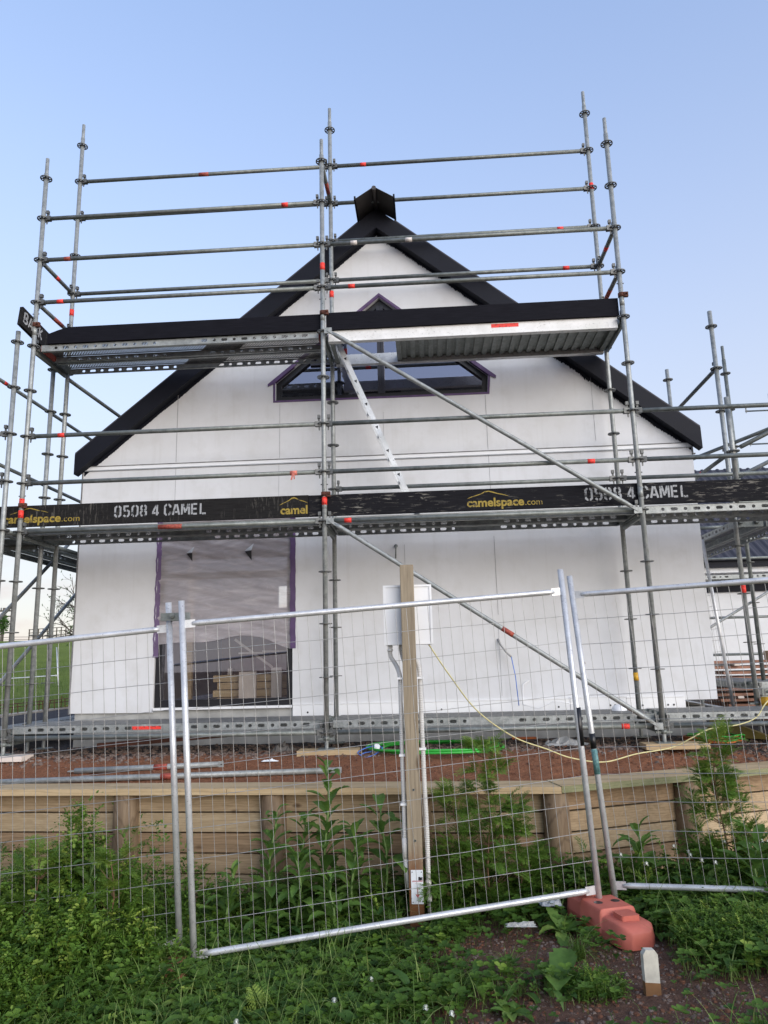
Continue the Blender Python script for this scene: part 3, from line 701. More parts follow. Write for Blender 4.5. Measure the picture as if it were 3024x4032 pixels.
def strokes(mb, pts, wd, fr):
    P = [Vector((a, b)) for a, b in pts]
    Ls = []; Rs = []
    for i, p in enumerate(P):
        d0 = (P[i] - P[i-1]).normalized() if i else (P[1] - P[0]).normalized()
        d1 = (P[i+1] - P[i]).normalized() if i < len(P) - 1 else d0
        t = (d0 + d1).normalized(); nn = Vector((-t.y, t.x)); k_ = 1 / max(0.5, nn.dot(Vector((-d1.y, d1.x))))
        Ls.append(p + nn * wd / 2 * k_); Rs.append(p - nn * wd / 2 * k_)
    n = len(P)
    mb.add([fr(a.x, a.y) for a in Ls] + [fr(a.x, a.y) for a in Rs], [(i, i+1, n+i+1, n+i) for i in range(n - 1)])
def stencil(text, x, z, h, y, parent, org, wide=1.0, mat=STENCIL, frame=None, slope=0.0):
    mb = MB(); cx = 0
    for ch in text:
        ox = cx
        for st in GL[ch]:
            f = frame or (lambda a, b: (x + a, y, z + b + slope * a))
            strokes(mb, [(ox + a * h * wide, b * h) for a, b in st], 0.155 * h, f)
        cx += ADV.get(ch, .74) * h * wide
    return mb.build('lettering', mat, parent, org)
def fonttext(body, size, xf, parent, org, mat, name='lettering', offset=0.006, width=None):
    cu_ = bpy.data.curves.new(name, 'FONT'); cu_.body = body; cu_.size = size; cu_.offset = offset
    cu_.resolution_u = 4
    tmp = bpy.data.objects.new('tmp', cu_); col.objects.link(tmp); bpy.context.view_layer.update()
    me = bpy.data.meshes.new_from_object(tmp.evaluated_get(bpy.context.evaluated_depsgraph_get()))
    bpy.data.objects.remove(tmp); bpy.data.curves.remove(cu_)
    xs_ = [v.co.x for v in me.vertices]; k_ = width / (max(xs_) - min(xs_)) if width else 1; x_0 = min(xs_) if width else 0
    for v in me.vertices: v.co = Vector(xf((v.co.x - x_0) * k_, v.co.y)) - Vector(org)
    me.name = name; me.materials.clear(); me.materials.append(mat)
    return link(name, me, parent)
def hump(x, z, wd, h, y, parent, org):
    pts = [(0, 0), (.10, .22), (.22, .42), (.33, .62), (.42, .9), (.52, .98), (.62, .82), (.74, .58), (.86, .44), (.95, .28), (1.0, .16)]
    th = [.05, .12, .12, .14, .18, .15, .17, .13, .10, .08, .03]
    U = [(x + a * wd, y, z + (b + t / 2) * h) for (a, b), t in zip(pts, th)]; D = [(x + a * wd, y, z + (b - t / 2) * h) for (a, b), t in zip(pts, th)]
    n = len(pts)
    return MB().add(U + D, [(i, i+1, n+i+1, n+i) for i in range(n - 1)]).build('logo', YELLOW, parent, org)

# ------------------------------------------------------------------ toe boards
def toe(label, x0, x1, y, z0, z1, mat, clipped=False):
    o = Vector((x0, y, z0)); mb = MB()
    if clipped:
        pts = [(x0, y, z0), (x1, y, z0), (x1, y, z1), (x0 + 0.22, y, z1), (x0 + 0.11, y, z1 - 0.03), (x0, y, z0 + 0.11)]
        mb.extr([(a, y - 0.018, c) for a, b, c in pts], (0, 0.036, 0))
    else: mb.box((x0, y - 0.018, z0), (x1, y + 0.018, z1))
    b = mb.build('toe_board', mat, None, o); return tag(b, label, 'toe board', 'toe boards along the scaffold decks'), o
toe('plain black toe board of the upper deck, left length with the clipped corner', XL + 0.13, -0.03, 0.045, 4.035, 4.215, BOARD_U, True)
toe('plain black toe board of the upper deck, right length above the white beam', 0.03, XR - 0.03, 0.045, 4.032, 4.225, BOARD_U)
tb, o = toe('dirty black toe board with white number and yellow word, left of the middle pole', XL - 0.36, -0.165, 0.045, 2.058, 2.275, BOARD_D)
yb = 0.045 - 0.0195
stencil('0508 4 CAMEL', -2.135, 2.118, 0.121, yb, tb, o, 0.98, slope=0.0)
fonttext('camelspace', 0.118, lambda a, b: (-3.285 + a, yb, 2.098 + b), tb, o, YELLOW, offset=0.0035, width=.60)
fonttext('.com', 0.088, lambda a, b: (-2.675 + a, yb, 2.098 + b), tb, o, YELLOW, offset=0.0, width=.185)
fonttext('camel', 0.118, lambda a, b: (-0.445 + a, yb, 2.090 + b), tb, o, YELLOW, offset=0.0035, width=.272)
hump(-3.22, 2.185, 0.40, 0.062, yb, tb, o); hump(-0.452, 2.182, 0.28, 0.072, yb, tb, o)
tb, o = toe('scratched black toe board with yellow web address and white number, right of the middle pole', -0.160, XR + 1.6, 0.045, 2.058, 2.270, BOARD_L)
stencil('0508 4 CAMEL', 2.545, 2.112, 0.128, yb, tb, o, 0.97)
fonttext('camelspace', 0.118, lambda a, b: (1.402 + a, yb, 2.094 + b), tb, o, YELLOW, offset=0.0035, width=.555)
fonttext('.com', 0.088, lambda a, b: (1.968 + a, yb, 2.094 + b), tb, o, YELLOW, offset=0.0, width=.165)
hump(1.41, 2.178, 0.40, 0.068, yb, tb, o)
toe('scratched black toe board beyond the right end of the lettering', XR + 1.605, XR + 3.5, 0.045, 2.058, 2.268, BOARD_L)
# end board across the upper left end
o = Vector((-3.13, -0.2, 4.2)); p0, p1 = Vector((-3.135, -0.215, 4.25)), Vector((-3.10, 0.62, 4.14))
dd = (p1 - p0).normalized(); nn = dd.cross(Vector((0, 0, 1))).normalized(); uu = nn.cross(dd)
eb = MB().obox((p0 + p1) / 2, dd * (p1 - p0).length / 2, nn * 0.018, uu * 0.105).build('end_board', BOARD_D, None, o)
tag(eb, 'grimy black end board sticking out at the upper left corner, white letters on it', 'toe board')
stencil('BACK', 0, 0, 0.135, 0, eb, o, 0.95, frame=lambda a, b: tuple(p0 + dd * (0.035 + a) + nn * 0.0195 + uu * (b - 0.06)))
stencil('BACK', 0, 0, 0.135, 0, eb, o, 0.95, frame=lambda a, b: tuple(p0 + dd * (0.5 - a) - nn * 0.0195 + uu * (b - 0.06))) if False else None
# sole boards
for lb, x, mt in (('pale sole board under the middle front foot', 0.02, PINE_T), ('pale sole board under the right front foot', XR + 0.08, PINE_T), ('pinkish sole board under the left front foot', XL - 0.03, PALEW)):
    tag(MB().box((x - 0.28, -0.12, -0.198), (x + 0.28, 0.10, -0.149)).build('sole_board', mt, None, (x, 0, -0.198), bevel=0.003), lb, 'sole board', 'boards under the scaffold feet')

# ------------------------------------------------------------------ left return scaffold
LX, LO = -3.2, -3.95
SL = thing('scaffold', 'side scaffold running back along the left wall of the house', 'scaffold', (LX, -0.115, -0.2)); O = Vector((LX, -0.115, -0.2))
ys = (-0.115, 0.64, 3.71, 6.78)
standard(SL, LX, ys[0], -0.1, 4.12, 0.5, 4, org=O, spigot=False, joints=(), jack=-0.2)
standard(SL, LX, ys[1], 0.02, 4.12, 0.5, 4, org=O, spigot=False, joints=(), jack=-0.2, label='left rear upright, reddish stained')
for y in (ys[2], ys[3]): standard(SL, LO, y, 0.0, 4.3, 0.5, 4, org=O, joints=(), jack=-0.2)
standard(SL, LO, ys[0], 0.0, 4.3, 0.5, 4, org=O, joints=(), jack=-0.2); standard(SL, LO, ys[1], 0.0, 4.3, 0.5, 4, org=O, joints=(), jack=-0.2)
for z in (4.0, 3.0, 2.0):
    for a, b in ((0, 1), (1, 2), (2, 3)): ledger(SL, (LO, ys[a], z), (LO, ys[b], z), [(0.1, TAPE)] if (z == 4.0 and a == 1) else [], org=O)
for z in (3.0, 2.5, 2.0): ledger(SL, (LO, ys[0], z), (LX, ys[0], z), [], org=O)
for z in (2.0, 0.0):
    for y in ys[:2]: transom(SL, (LO, y, z), (LX, y, z), org=O)
ledger(SL, (LX, ys[0], 2.0), (LX, ys[1], 2.0), [], org=O); ledger(SL, (LX, ys[1], 2.0), (LX, ys[2], 2.0), [], org=O)
brace(SL, (LO + 0.06, 3.6, 3.02), (LO + 0.06, 0.8, 1.0), O)
brace(SL, (LO, 4.2, 4.85), (LX + 0.1, 0.9, 3.92), O) if False else ledger(SL, (LX + 0.12, 0.75, 3.93), (LX + 0.12, 3.7, 4.02), [], org=O, heads=(0, 0))
brace(SL, (LO - 0.05, 0.9, 0.15), (LO - 0.05, 3.6, 2.0), O)
for i, xx in enumerate((-3.79, -3.42)):
    plank('steel side plank left of the house at middle deck height, %s' % ('outer' if i == 0 else 'nearer the wall'), (xx, 0.64), (xx, 3.71), 2.045, group='planks of the left side scaffold')
    plank('steel side plank left of the house at middle deck height, first bay, %s' % ('outer' if i == 0 else 'inner'), (xx, -0.115), (xx, 0.64), 2.045, group='planks of the left side scaffold')
    plank('steel side plank lying low left of the house, %s' % ('outer' if i == 0 else 'nearer the concrete'), (xx, 0.64), (xx, 3.71), 0.02, group='planks of the left side scaffold')
for j, (x, z) in enumerate(((-4.6, -0.12), (-5.4, -0.14))):
    tag(MB().tube([(x - 0.4, 1.2, z), (x + 0.9, 4.4, z)], 0.024, 12).build('steel_tube', GALV, None, (x, 2, z)), 'loose steel tube lying left of the house, %s' % ('nearer the planks' if j == 0 else 'nearer the kerb'), 'steel tube', 'loose tubes left of the house')

# ------------------------------------------------------------------ right return scaffold
RX, RO, ZO = 4.28, 5.0, 0.235
SRt = thing('scaffold', 'side scaffold running back along the right wall of the house', 'scaffold', (RX, 0.85, -0.2)); O = Vector((RX, 0.85, -0.2))
standard(SRt, RX, 0.85, 0.13, 4.42, 0.5, 4, org=O, zo=ZO, spigot=False, joints=(), jack=-0.19, tapes=[(1.28, TAPE)])
standard(SRt, RO, 2.32, 0.25, 4.62, 0.5, 4, org=O, zo=ZO, joints=(), jack=-0.19, mat=GALV_D, label='rear right upright, dark and rust stained')
standard(SRt, RX, 2.40, 0.25, 4.36, 0.5, 4, org=O, zo=ZO - 0.02, spigot=False, joints=(), jack=-0.19)
standard(SRt, RO, 0.85, 0.25, 3.0, 0.5, 2.5, org=O, zo=ZO, spigot=False, joints=(), jack=-0.19) if False else None
standard(SRt, 4.03, 0.10, 2.1, 3.13, 2.55, 2.55, org=O, zo=0.07, spigot=False, joints=())
for z in (3.735, 2.735):
    ledger(SRt, (RX, 0.85, z), (RX, 2.40, z - .02), [(0.5, TAPE)] if z < 3 else [], org=O)
ledger(SRt, (4.95, 1.0, 3.1), (4.26, 2.9, 3.1), [], org=O, heads=(0, 0))
ledger(SRt, (4.12, 0.12, 2.62), (5.6, 0.5, 3.35), [(0.25, TAPE)], org=O, heads=(0, 0))
ledger(SRt, (RX, 0.95, 2.45), (5.7, 0.9, 3.1), [], org=O, heads=(0, 0), mat=GALV)
ledger(SRt, (RO, 2.32, 2.2), (RX, 2.40, 2.2), [], org=O)
for z in (2.235, 0.235): transom(SRt, (RX, 0.85, z), (RO, 0.95, z), org=O)
ledger(SRt, (RX, 0.85, 0.235), (RX + 3, 0.95, 0.235), [], org=O)
tag(MB().bar((4.75, 0.62, 2.42), (6.2, 0.55, 3.12), 0.03, 0.17).build('timber_board', PINE_T, None, (4.75, 0.6, 2.5)), 'pale board propped up at the far right above the lettered board', 'board')
for i, xx in enumerate((4.46, 4.80)):
    plank('steel side plank right of the house, middle height, %s' % ('nearer the wall' if i == 0 else 'outer one'), (xx, 0.9), (xx, 3.9), 2.03, group='planks of the right side scaffold')
    plank('steel side plank right of the house, low level, %s' % ('nearer the wall' if i == 0 else 'outer one'), (xx + 0.3, 1.0), (xx + 0.3, 4.0), 0.30, group='planks of the right side scaffold')
plank('steel plank at the far right edge beside the yellow clamp, low level', (4.35, 1.25), (7.3, 1.35), 0.33)
MB().tube([(4.30, 0.80, 0.14), (4.42, 0.74, 0.14)], 0.05, 12).build('yellow_clamp', YTAPE, SRt, O)

# ------------------------------------------------------------------ the house
FY = 1.0
H = thing('house', 'white plastered gable-ended house under construction with black barge boards, behind the scaffold', 'house', (0.5, FY, -0.2)); O = Vector((0.5, FY, -0.2))
def rf(x): return 5.985 - 0.829 * abs(x - 0.53)
def P3(pts, y=FY): return [(a, y, b) for a, b in pts]
outer = [(-2.952, .163), (-2.03, .155), (-2.03, .205), (-.502, .205), (-.502, .10), (3.615, .10), (3.615, .167), (3.948, .167), (3.975, 2.9), (3.975, rf(3.975) - .15), (.53, 5.80), (-2.955, rf(-2.955) - .15)]
low_win = [(-2.02, .205), (-.502, .205), (-.502, 2.32), (-2.02, 2.32)]
UW = [(-.705, 3.645), (1.755, 3.635), (1.775, 3.85), (.535, 4.885), (-.705, 3.87)]
outer2 = [(-2.952, .163), (-2.03, .155), (-2.03, 2.32), (-.502, 2.32), (-.502, .10)] + outer[5:]
mb = MB(); mb.poly(P3(outer2), [P3(UW)])
for a, b in ((outer2[0], outer2[-1]),): mb.add([(a[0], FY, a[1]), (a[0], FY + .16, a[1]), (b[0], FY + .16, b[1]), (b[0], FY, b[1])], [(0, 1, 2, 3)])
n = len(UW)
for i in range(n):
    a, b = UW[i], UW[(i + 1) % n]; mb.add([(a[0], FY, a[1]), (b[0], FY, b[1]), (b[0], FY + .16, b[1]), (a[0], FY + .16, a[1])], [(0, 1, 2, 3)])
for a, b in ((( -2.03, .155), (-2.03, 2.32)), ((-2.03, 2.32), (-.502, 2.32)), ((-.502, 2.32), (-.502, .10)), ((-2.952, .163), (-2.03, .155)), ((-.502, .10), (3.615, .10)), ((3.615, .167), (3.948, .167))):
    mb.add([(a[0], FY, a[1]), (b[0], FY, b[1]), (b[0], FY + .14, b[1]), (a[0], FY + .14, a[1])], [(0, 1, 2, 3)])
# side and back walls
mb.box((3.94, FY + .161, .16), (3.96, 7.0, 2.95))
mb.box((-2.952, FY + .161, .16), (-2.932, 7.0, .3)).box((-2.952, FY + .161, 2.2), (-2.932, 7.0, 2.95)).box((-2.952, 3.3, .3), (-2.932, 7.0, 2.2)).box((-2.952, FY + .161, .3), (-2.932, 1.3, 2.2))  # left wall, with an unseen opening added to let daylight into the room
mb.box((-2.95, 6.9, .16), (3.96, 7.0, 1.7)); mb.box((-1.66, 6.9, 1.7), (3.96, 7.0, 2.95)); mb.box((-2.95, 6.9, 1.7), (-1.86, 7.0, 2.95)); mb.box((-1.86, 6.9, 2.12), (-1.66, 7.0, 2.95))
mb.build('wall', PLASTER, H, O)
# foundation
mb = MB().box((-2.90, FY + .022, -.45), (3.58, FY + .2, .196)); mb.box((-2.90, FY + .2, -.45), (3.88, 7.0, .09)); mb.box((3.58, FY + .05, -.45), (3.80, FY + .2, .09))
f = mb.build('foundation', CONC, H, O)
# base strips: three lengths of white flashing with screw holes
for x0, x1, z0, z1, d in ((-.495, 2.43, .083, .205, .018), (2.434, 3.01, .086, .212, .022), (3.014, 3.612, .083, .20, .018)):
    mb = MB().box((x0, FY - d, z0), (x1, FY - .002, z1))
    mb.box((x0, FY - d - .006, z1 - .002), (x1, FY - .002, z1 + .006))
    for xx in (x0 + .16, x1 - .12, (x0 + x1) / 2 + .12):
        mb.tube([(xx, FY - d - .001, (z0 + z1) / 2 - .02), (xx, FY - d - .004, (z0 + z1) / 2 - .02)], 0.010, 10, mi=1)
    mb.build('base_flashing', [WHITE, BLACK], H, O, bevel=0)
# horizontal control joint: two ribs across the wall
mb = MB().box((-2.958, FY - .006, 2.892), (3.978, FY - .001, 2.932), 0)
mb.box((-2.96, FY - .012, 2.931), (3.98, FY - .001, 2.940), 1).box((-2.96, FY - .015, 2.880), (3.98, FY - .001, 2.891), 2)
mb.build('control_joint', [WHITE, SEAM, flat('grey_joint_trim', (.34, .36, .38), .5)], H, O)
mb = MB().box((-2.964, FY - .006, .155), (-2.948, FY + .01, 2.9)).build('corner_trim', SEAM, H, O)
mb = MB().box((3.968, FY - .006, 2.80), (3.984, FY + .02, 2.96)).box((3.972, FY - .02, 2.80), (4.0, FY + .01, 2.812)).build('corner_trim', SEAM, H, O)
# vertical panel joints, wavering and broken
mb = MB()
for x, z0, z1, w_, mi in ((-1.862, 2.95, 3.86, .006, 0), (-1.86, 2.3, 2.88, .004, 1), (-.652, 2.95, 3.60, .004, 1), (-.66, 2.3, 2.88, .003, 1), (1.724, 2.95, 3.60, .005, 0), (1.727, 2.25, 2.88, .004, 1),
                      (1.735, 1.1, 1.96, .005, 0), (1.73, .25, .95, .003, 1), (.746, 1.25, 1.90, .004, 1), (.745, .3, .75, .005, 0), (.55, 2.95, 3.45, .003, 1), (2.93, 3.0, 3.95, .003, 1)):
    MB().box((x, FY - .0025, z0), (x + w_, FY - .0005, z1)).build('panel_joint', SEAM_L, H, O)
# barge boards
def band(a0, a1, y0, y1, x0, x1, mat, name):
    pts = [(x0, rf(x0) - a1), (x0, rf(x0) - a0), (.53, rf(.53) - a0), (.53, rf(.53) - a1)]
    return pts
for s, xe in ((-1, -3.005), (1, 4.045)):
    xi = .53 - .0 * s
    pts = [(xe, rf(xe) - .235), (xe, rf(xe)), (xi, 5.985), (xi, 5.985 - .255)]
    b = MB().extr(P3(pts, FY - .125), (0, .118, 0)).build('barge_board', BARGE, H, O, bevel=0)
    # the roof sheet edge standing just proud above the barge
    mb = MB(); x_in = .53 + s * .22
    u0, u1 = (xe + s * .0), x_in
    pts = [(u0, rf(u0) + .003), (u0, rf(u0) + .022), (u1, rf(u1) + .022), (u1, rf(u1) + .003)]
    mb.extr(P3(pts, FY - .12), (0, 6.3, 0)).build('roof', ROOFM, H, O)
MB().extr([(.30, FY - .04, rf(.30) + .024), (.53, FY - .04, 6.03), (.76, FY - .04, rf(.76) + .024), (.76, FY - .04, rf(.76) + .002), (.53, FY - .04, 5.99), (.30, FY - .04, rf(.30) + .002)], (0, 6.2, 0)).build('ridge_flashing', ROOFM, H, O)
# ragged black paint cut-in under the barge boards
mb = MB(); r2 = random.Random(5)
for s, xe in ((-1, -2.94), (1, 3.965)):
    N = 520; prev = None; dn_ = .0
    for i in range(N + 1):
        x = .53 + (xe - .53) * i / N
        dn_ = .268 + (.006 * math.sin(i * .11) + .012 * max(0, math.sin(i * .043 + s))) * (1 if s > 0 else .4) + abs(r2.gauss(0, .011)) * (1.3 if s > 0 else .4)
        zt, zb = rf(x) - .20, rf(x) - dn_ - .012
        if i < 9: zb = max(zb, rf(x) - .30)
        cur = ((x, FY - .0015, zt), (x, FY - .0015, zb))
        if prev: mb.add([prev[0], cur[0], cur[1], prev[1]], [(0, 1, 2, 3)])
        prev = cur
mb.build('paint_edge', BARGE, H, O)
# forward ridge cap, open underneath
mb = MB(); y0, y1 = FY - .50, FY - .05
ax, az, ex0, ex1, ez = .535, 5.998, .318, .757, 5.868
mb.add([(ex0, y0, ez), (ax - .02, y0, az), (ax - .02, y1, az), (ex0, y1, ez)], [(0, 1, 2, 3)]); mb.add([(ax + .02, y0, az), (ex1, y0, ez), (ex1, y1, ez), (ax + .02, y1, az)], [(0, 1, 2, 3)])
cap_ = mb.build('ridge_cap', CAPM, H, O, solid=.004)
MB().tube([(ax, y0 - .005, az - .002), (ax, y1, az - .002)], .026, 14).build('ridge_roll', CAPM, cap_, O)
mb = MB()
for ex, s in ((ex0, -1), (ex1, 1)):
    MB().extr([(ex - s * .004, y0, ez - .012), (ex + s * .016, y0, ez - .012), (ex + s * .016, y0, ez + .034), (ex - s * .004, y0, ez + .034)], (0, y1 - y0 + .05, 0)).build('cap_edge', BARGE, cap_, O)
MB().box((.545, FY - .132, 5.58), (.565, FY - .127, 5.60)).build('mark', FRAME, H, O) if False else None

# upper pentagonal window
uw = MB(); yf = FY + .055
def inset(poly_, d):
    n = len(poly_); out = []
    for i in range(n):
        a, b, c = Vector(poly_[i-1]), Vector(poly_[i]), Vector(poly_[(i+1) % n])
        n1 = Vector((-(b - a).y, (b - a).x)).normalized(); n2 = Vector((-(c - b).y, (c - b).x)).normalized()
        bis = (n1 + n2).normalized(); out.append(tuple(b + bis * d / max(.2, bis.dot(n1))))
    return out
inn = inset(UW, .062)
for i in range(5):
    a, b, c, d_ = UW[i], UW[(i+1) % 5], inn[(i+1) % 5], inn[i]
    uw.extr([(a[0], yf, a[1]), (b[0], yf, b[1]), (c[0], yf, c[1]), (d_[0], yf, d_[1])], (0, .07, 0))
wn_ = uw.build('window', FRAME, H, O); wn_['label'] = 'five-sided upper window under the gable peak, behind the upper deck'
mb = MB().box((.495, yf - .008, 3.70), (.530, yf + .06, 4.80)).box((.540, yf - .008, 3.70), (.575, yf + .06, 4.80)).box((.528, yf + .004, 3.70), (.542, yf + .06, 4.80))
mb.build('mullion', FRAME_G, wn_, O)
mb = MB()
mb.box((-.30, yf + .002, 4.085), (.494, yf + .055, 4.125)).box((.576, yf + .002, 4.085), (1.42, yf + .055, 4.125)).build('transom_bar', FRAME_G, wn_, O)
MB().poly(P3(inset(UW, .05), yf + .04)).build('pane', GLASS, wn_, O)
# purple tape round the upper window
mb = MB(); ou = inset(UW, -.024)
for i in range(5):
    a, b, c, d_ = ou[i], ou[(i+1) % 5], UW[(i+1) % 5], UW[i]
    ex = .05 if i in (1, 4) else 0
    mb.extr([(a[0], FY - .0045, a[1]), (b[0], FY - .0045, b[1]), (c[0], FY - .0045, c[1]), (d_[0], FY - .0045, d_[1])], (0, .003, 0))
mb.extr([(1.775 + .02, FY - .012, 3.85 - .02), (1.775 + .085, FY - .012, 3.80), (1.775 + .088, FY - .012, 3.83), (.535, FY - .012, 4.935), (.535, FY - .012, 4.90)], (0, .05, 0))
mb.extr([(-.705 - .02, FY - .012, 3.87 - .02), (-.705 - .085, FY - .012, 3.82), (-.705 - .088, FY - .012, 3.85), (.535, FY - .012, 4.935), (.535, FY - .012, 4.90)], (0, .05, 0))
mb.build('masking_tape', PURPLE, wn_, O)
# lower window
lw = MB(); y = FY + .03
xa, xb, za, zb = -2.02, -.505, .206, 2.32
lw.box((xa, y, za), (xb, y + .09, za + .075)).box((xa, y, zb - .06), (xb, y + .09, zb)).box((xa, y, za + .075), (xa + .065, y + .09, zb - .06)).box((xb - .065, y, za + .075), (xb, y + .09, zb - .06))
w2 = lw.build('window', FRAME, H, O); w2['label'] = 'tall ground floor window masked with wrinkled film'
MB().box((xa + .066, y - .004, 1.60), (xb - .066, y + .085, 1.665)).build('transom_bar', FRAME, w2, O)
MB().box((xa - .0, FY - .02, .178), (xb + .0, FY + .06, .203)).build('sill', WHITE, w2, O)
MB().add([(xa + .06, y + .05, za + .07), (xb - .06, y + .05, za + .07), (xb - .06, y + .05, zb - .05), (xa + .06, y + .05, zb - .05)], [(0, 1, 2, 3)]).build('pane', GLASS_C, w2, O)
# film: a sheet that sags and puckers, with a torn lower edge and two snagged tears
nx, nz_ = 60, 70; vs = []; fs = []
def film_bottom(u): return .875 + .09 * math.exp(-((u - .60) / .20)**2) + .02 * math.sin(u * 9) - .09 * sstep((u - .75) / .25)
for j in range(nz_ + 1):
    for i in range(nx + 1):
        u = i / nx; zb_ = film_bottom(u); z = zb_ + (2.335 - zb_) * j / nz_; x = xa + .004 + (xb - xa - .008) * u
        pk = .006 * math.sin(20 * u + 9 * z) * math.sin(7 * z - 4 * u) + .004 * math.sin(47 * z + 13 * u) + .003 * math.sin(90 * (z + u * .4))
        vs.append((x, FY + .016 + pk, z))
for j in range(nz_):
    for i in range(nx):
        u = (i + .5) / nx; z = vs[j * (nx + 1) + i][2]
        fs.append((j*(nx+1) + i, j*(nx+1) + i + 1, (j+1)*(nx+1) + i + 1, (j+1)*(nx+1) + i))
fl = MB().add(vs, fs, True).build('masking_film', FILM, w2, O); fl['label'] = 'hazy plastic film over the ground floor window'
for cx_, cz_, s_ in ((-1.66, 1.86, 1), (-.99, 1.86, 1.15)):
    MB().add([(cx_ - .045*s_, FY + .001, cz_ + .02*s_), (cx_ + .022*s_, FY - .004, cz_ + .025*s_), (cx_ + .024*s_, FY + .001, cz_ - .07*s_)], [(0, 1, 2)]).build('tear', BLACK, fl, O)
    MB().add([(cx_ - .045*s_, FY - .003, cz_ + .025*s_), (cx_ + .025*s_, FY - .02, cz_ + .028*s_), (cx_ + .045*s_, FY - .012, cz_ + .095*s_)], [(0, 1, 2)]).build('tear_flap', CLEARW, fl, O)
for s, x in ((-1, xa), (1, xb)):
    vs = []; N = 40
    zlo = .74 if s < 0 else .80
    for i in range(N + 1):
        z = zlo + (2.33 - zlo) * i / N; a = .004 * math.sin(i * .9) + .003 * math.sin(i * 2.3 + s)
        vs += [(x - .022 + (s < 0) * -.006 + a, FY - .004, z), (x + .026 + (s > 0) * .012 + a * .5, FY + (.012 if s < 0 else -.004), z)]
    MB().add(vs, [(2*i, 2*i + 1, 2*i + 3, 2*i + 2) for i in range(N)]).build('masking_tape', PURPLE, w2, O, solid=.002)
# rooms behind the windows
RM = MB()
RM.add([(-2.9, 1.2, .10), (3.9, 1.2, .10), (3.9, 6.85, .10), (-2.9, 6.85, .10)], [(0, 1, 2, 3)], False, 1)
RM.add([(-2.9, 6.8, 2.6), (3.9, 6.8, 2.6), (3.9, 6.8, 5.5), (-2.9, 6.8, 5.5)], [(0, 1, 2, 3)])
RM.add([(-2.9, 6.8, .10), (.6, 6.8, .10), (.6, 6.8, 1.7), (-2.9, 6.8, 1.7)], [(0, 1, 2, 3)])
RM.add([(-1.66, 6.8, 1.7), (.6, 6.8, 1.7), (.6, 6.8, 2.6), (-1.66, 6.8, 2.6)], [(0, 1, 2, 3)])
RM.add([(-2.9, 6.8, 1.7), (-1.86, 6.8, 1.7), (-1.86, 6.8, 2.6), (-2.9, 6.8, 2.6)], [(0, 1, 2, 3)])
RM.add([(-2.9, 1.25, 2.6), (3.9, 1.25, 2.6), (3.9, 6.8, 2.6), (-2.9, 6.8, 2.6)], [(0, 1, 2, 3)])
RM.add([(.6, 1.25, .10), (.6, 6.8, .10), (.6, 6.8, 2.6), (.6, 1.25, 2.6)], [(0, 1, 2, 3)])
RM.build('interior', [BROWNW, FLOORM], H, O)
kit = [('sheet', (-1.22, 1.52, .11), (-1.02, 1.55, .56), PALEW), ('sheet', (-.84, 1.50, .11), (-.72, 1.53, .60), PALEW), ('sheet', (-1.55, 2.25, .11), (-1.50, 2.3, .60), PALEW), ('sheet', (-.62, 2.4, .11), (-.50, 2.45, .58), PALEW)]
for nm, a, b, mt in kit: MB().box(a, b).build('board_sheet', mt, H, O)
mb = MB()
for i in range(5): mb.box((-1.55 + .05 * (i % 2), 1.62, .11 + i * .085), (-.56 - .03 * i, 1.95, .185 + i * .085))
mb.build('board_stack', PINE_T, H, O)
mb = MB(); mb.bar((-1.4, 2.0, .95), (-.95, 2.1, .60), .02, .03).bar((-1.35, 2.0, .78), (-1.05, 2.0, .78), .02, .02).bar((-1.1, 2.2, .80), (-.7, 2.1, .79), .02, .025).build('trestle', PALEW, H, O)
MB().box((-2.0, 2.0, .10), (-1.93, 2.06, 2.5)).box((-.60, 3.0, .10), (-.50, 3.1, 2.5)).build('stud', PINE_T, H, O)
# hose bib and grey cable coming out of the wall
tag(MB().tube([(.655, FY - .002, 1.885), (.655, FY - .05, 1.885), (.655, FY - .06, 1.85), (.65, FY - .05, 1.74)], .008, 8).tube([(.655, FY - .002, 1.885), (.655, FY - .012, 1.885)], .02, 10).build('wire_tail', GALV_D, H, O))
MB().tube([(1.72, FY - .002, .84), (1.74, FY - .05, .78), (1.79, FY - .09, .70), (1.84, FY - .10, .65)], .011, 8).tube([(1.84, FY - .10, .65), (1.87, FY - .11, .45), (1.89, FY - .09, .15)], .005, 6, mi=1).build('cable_tail', [flat('mid_grey_sleeve', (.33, .33, .33), .6, 0, .1, 20, 0), BLUEC], H, O)
MB().tube([(2.02, FY - .002, .40), (1.95, FY - .05, .36), (1.93, FY - .08, .16), (2.08, FY - .16, .12), (2.25, FY - .14, .19), (2.5, FY - .14, .15)], .005, 6).build('cable_tail', WPLAST, H, O)
MB().tube([(2.60, FY - .001, .565), (2.60, FY - .006, .565)], .022, 12).build('cable_entry', RUST, H, O)

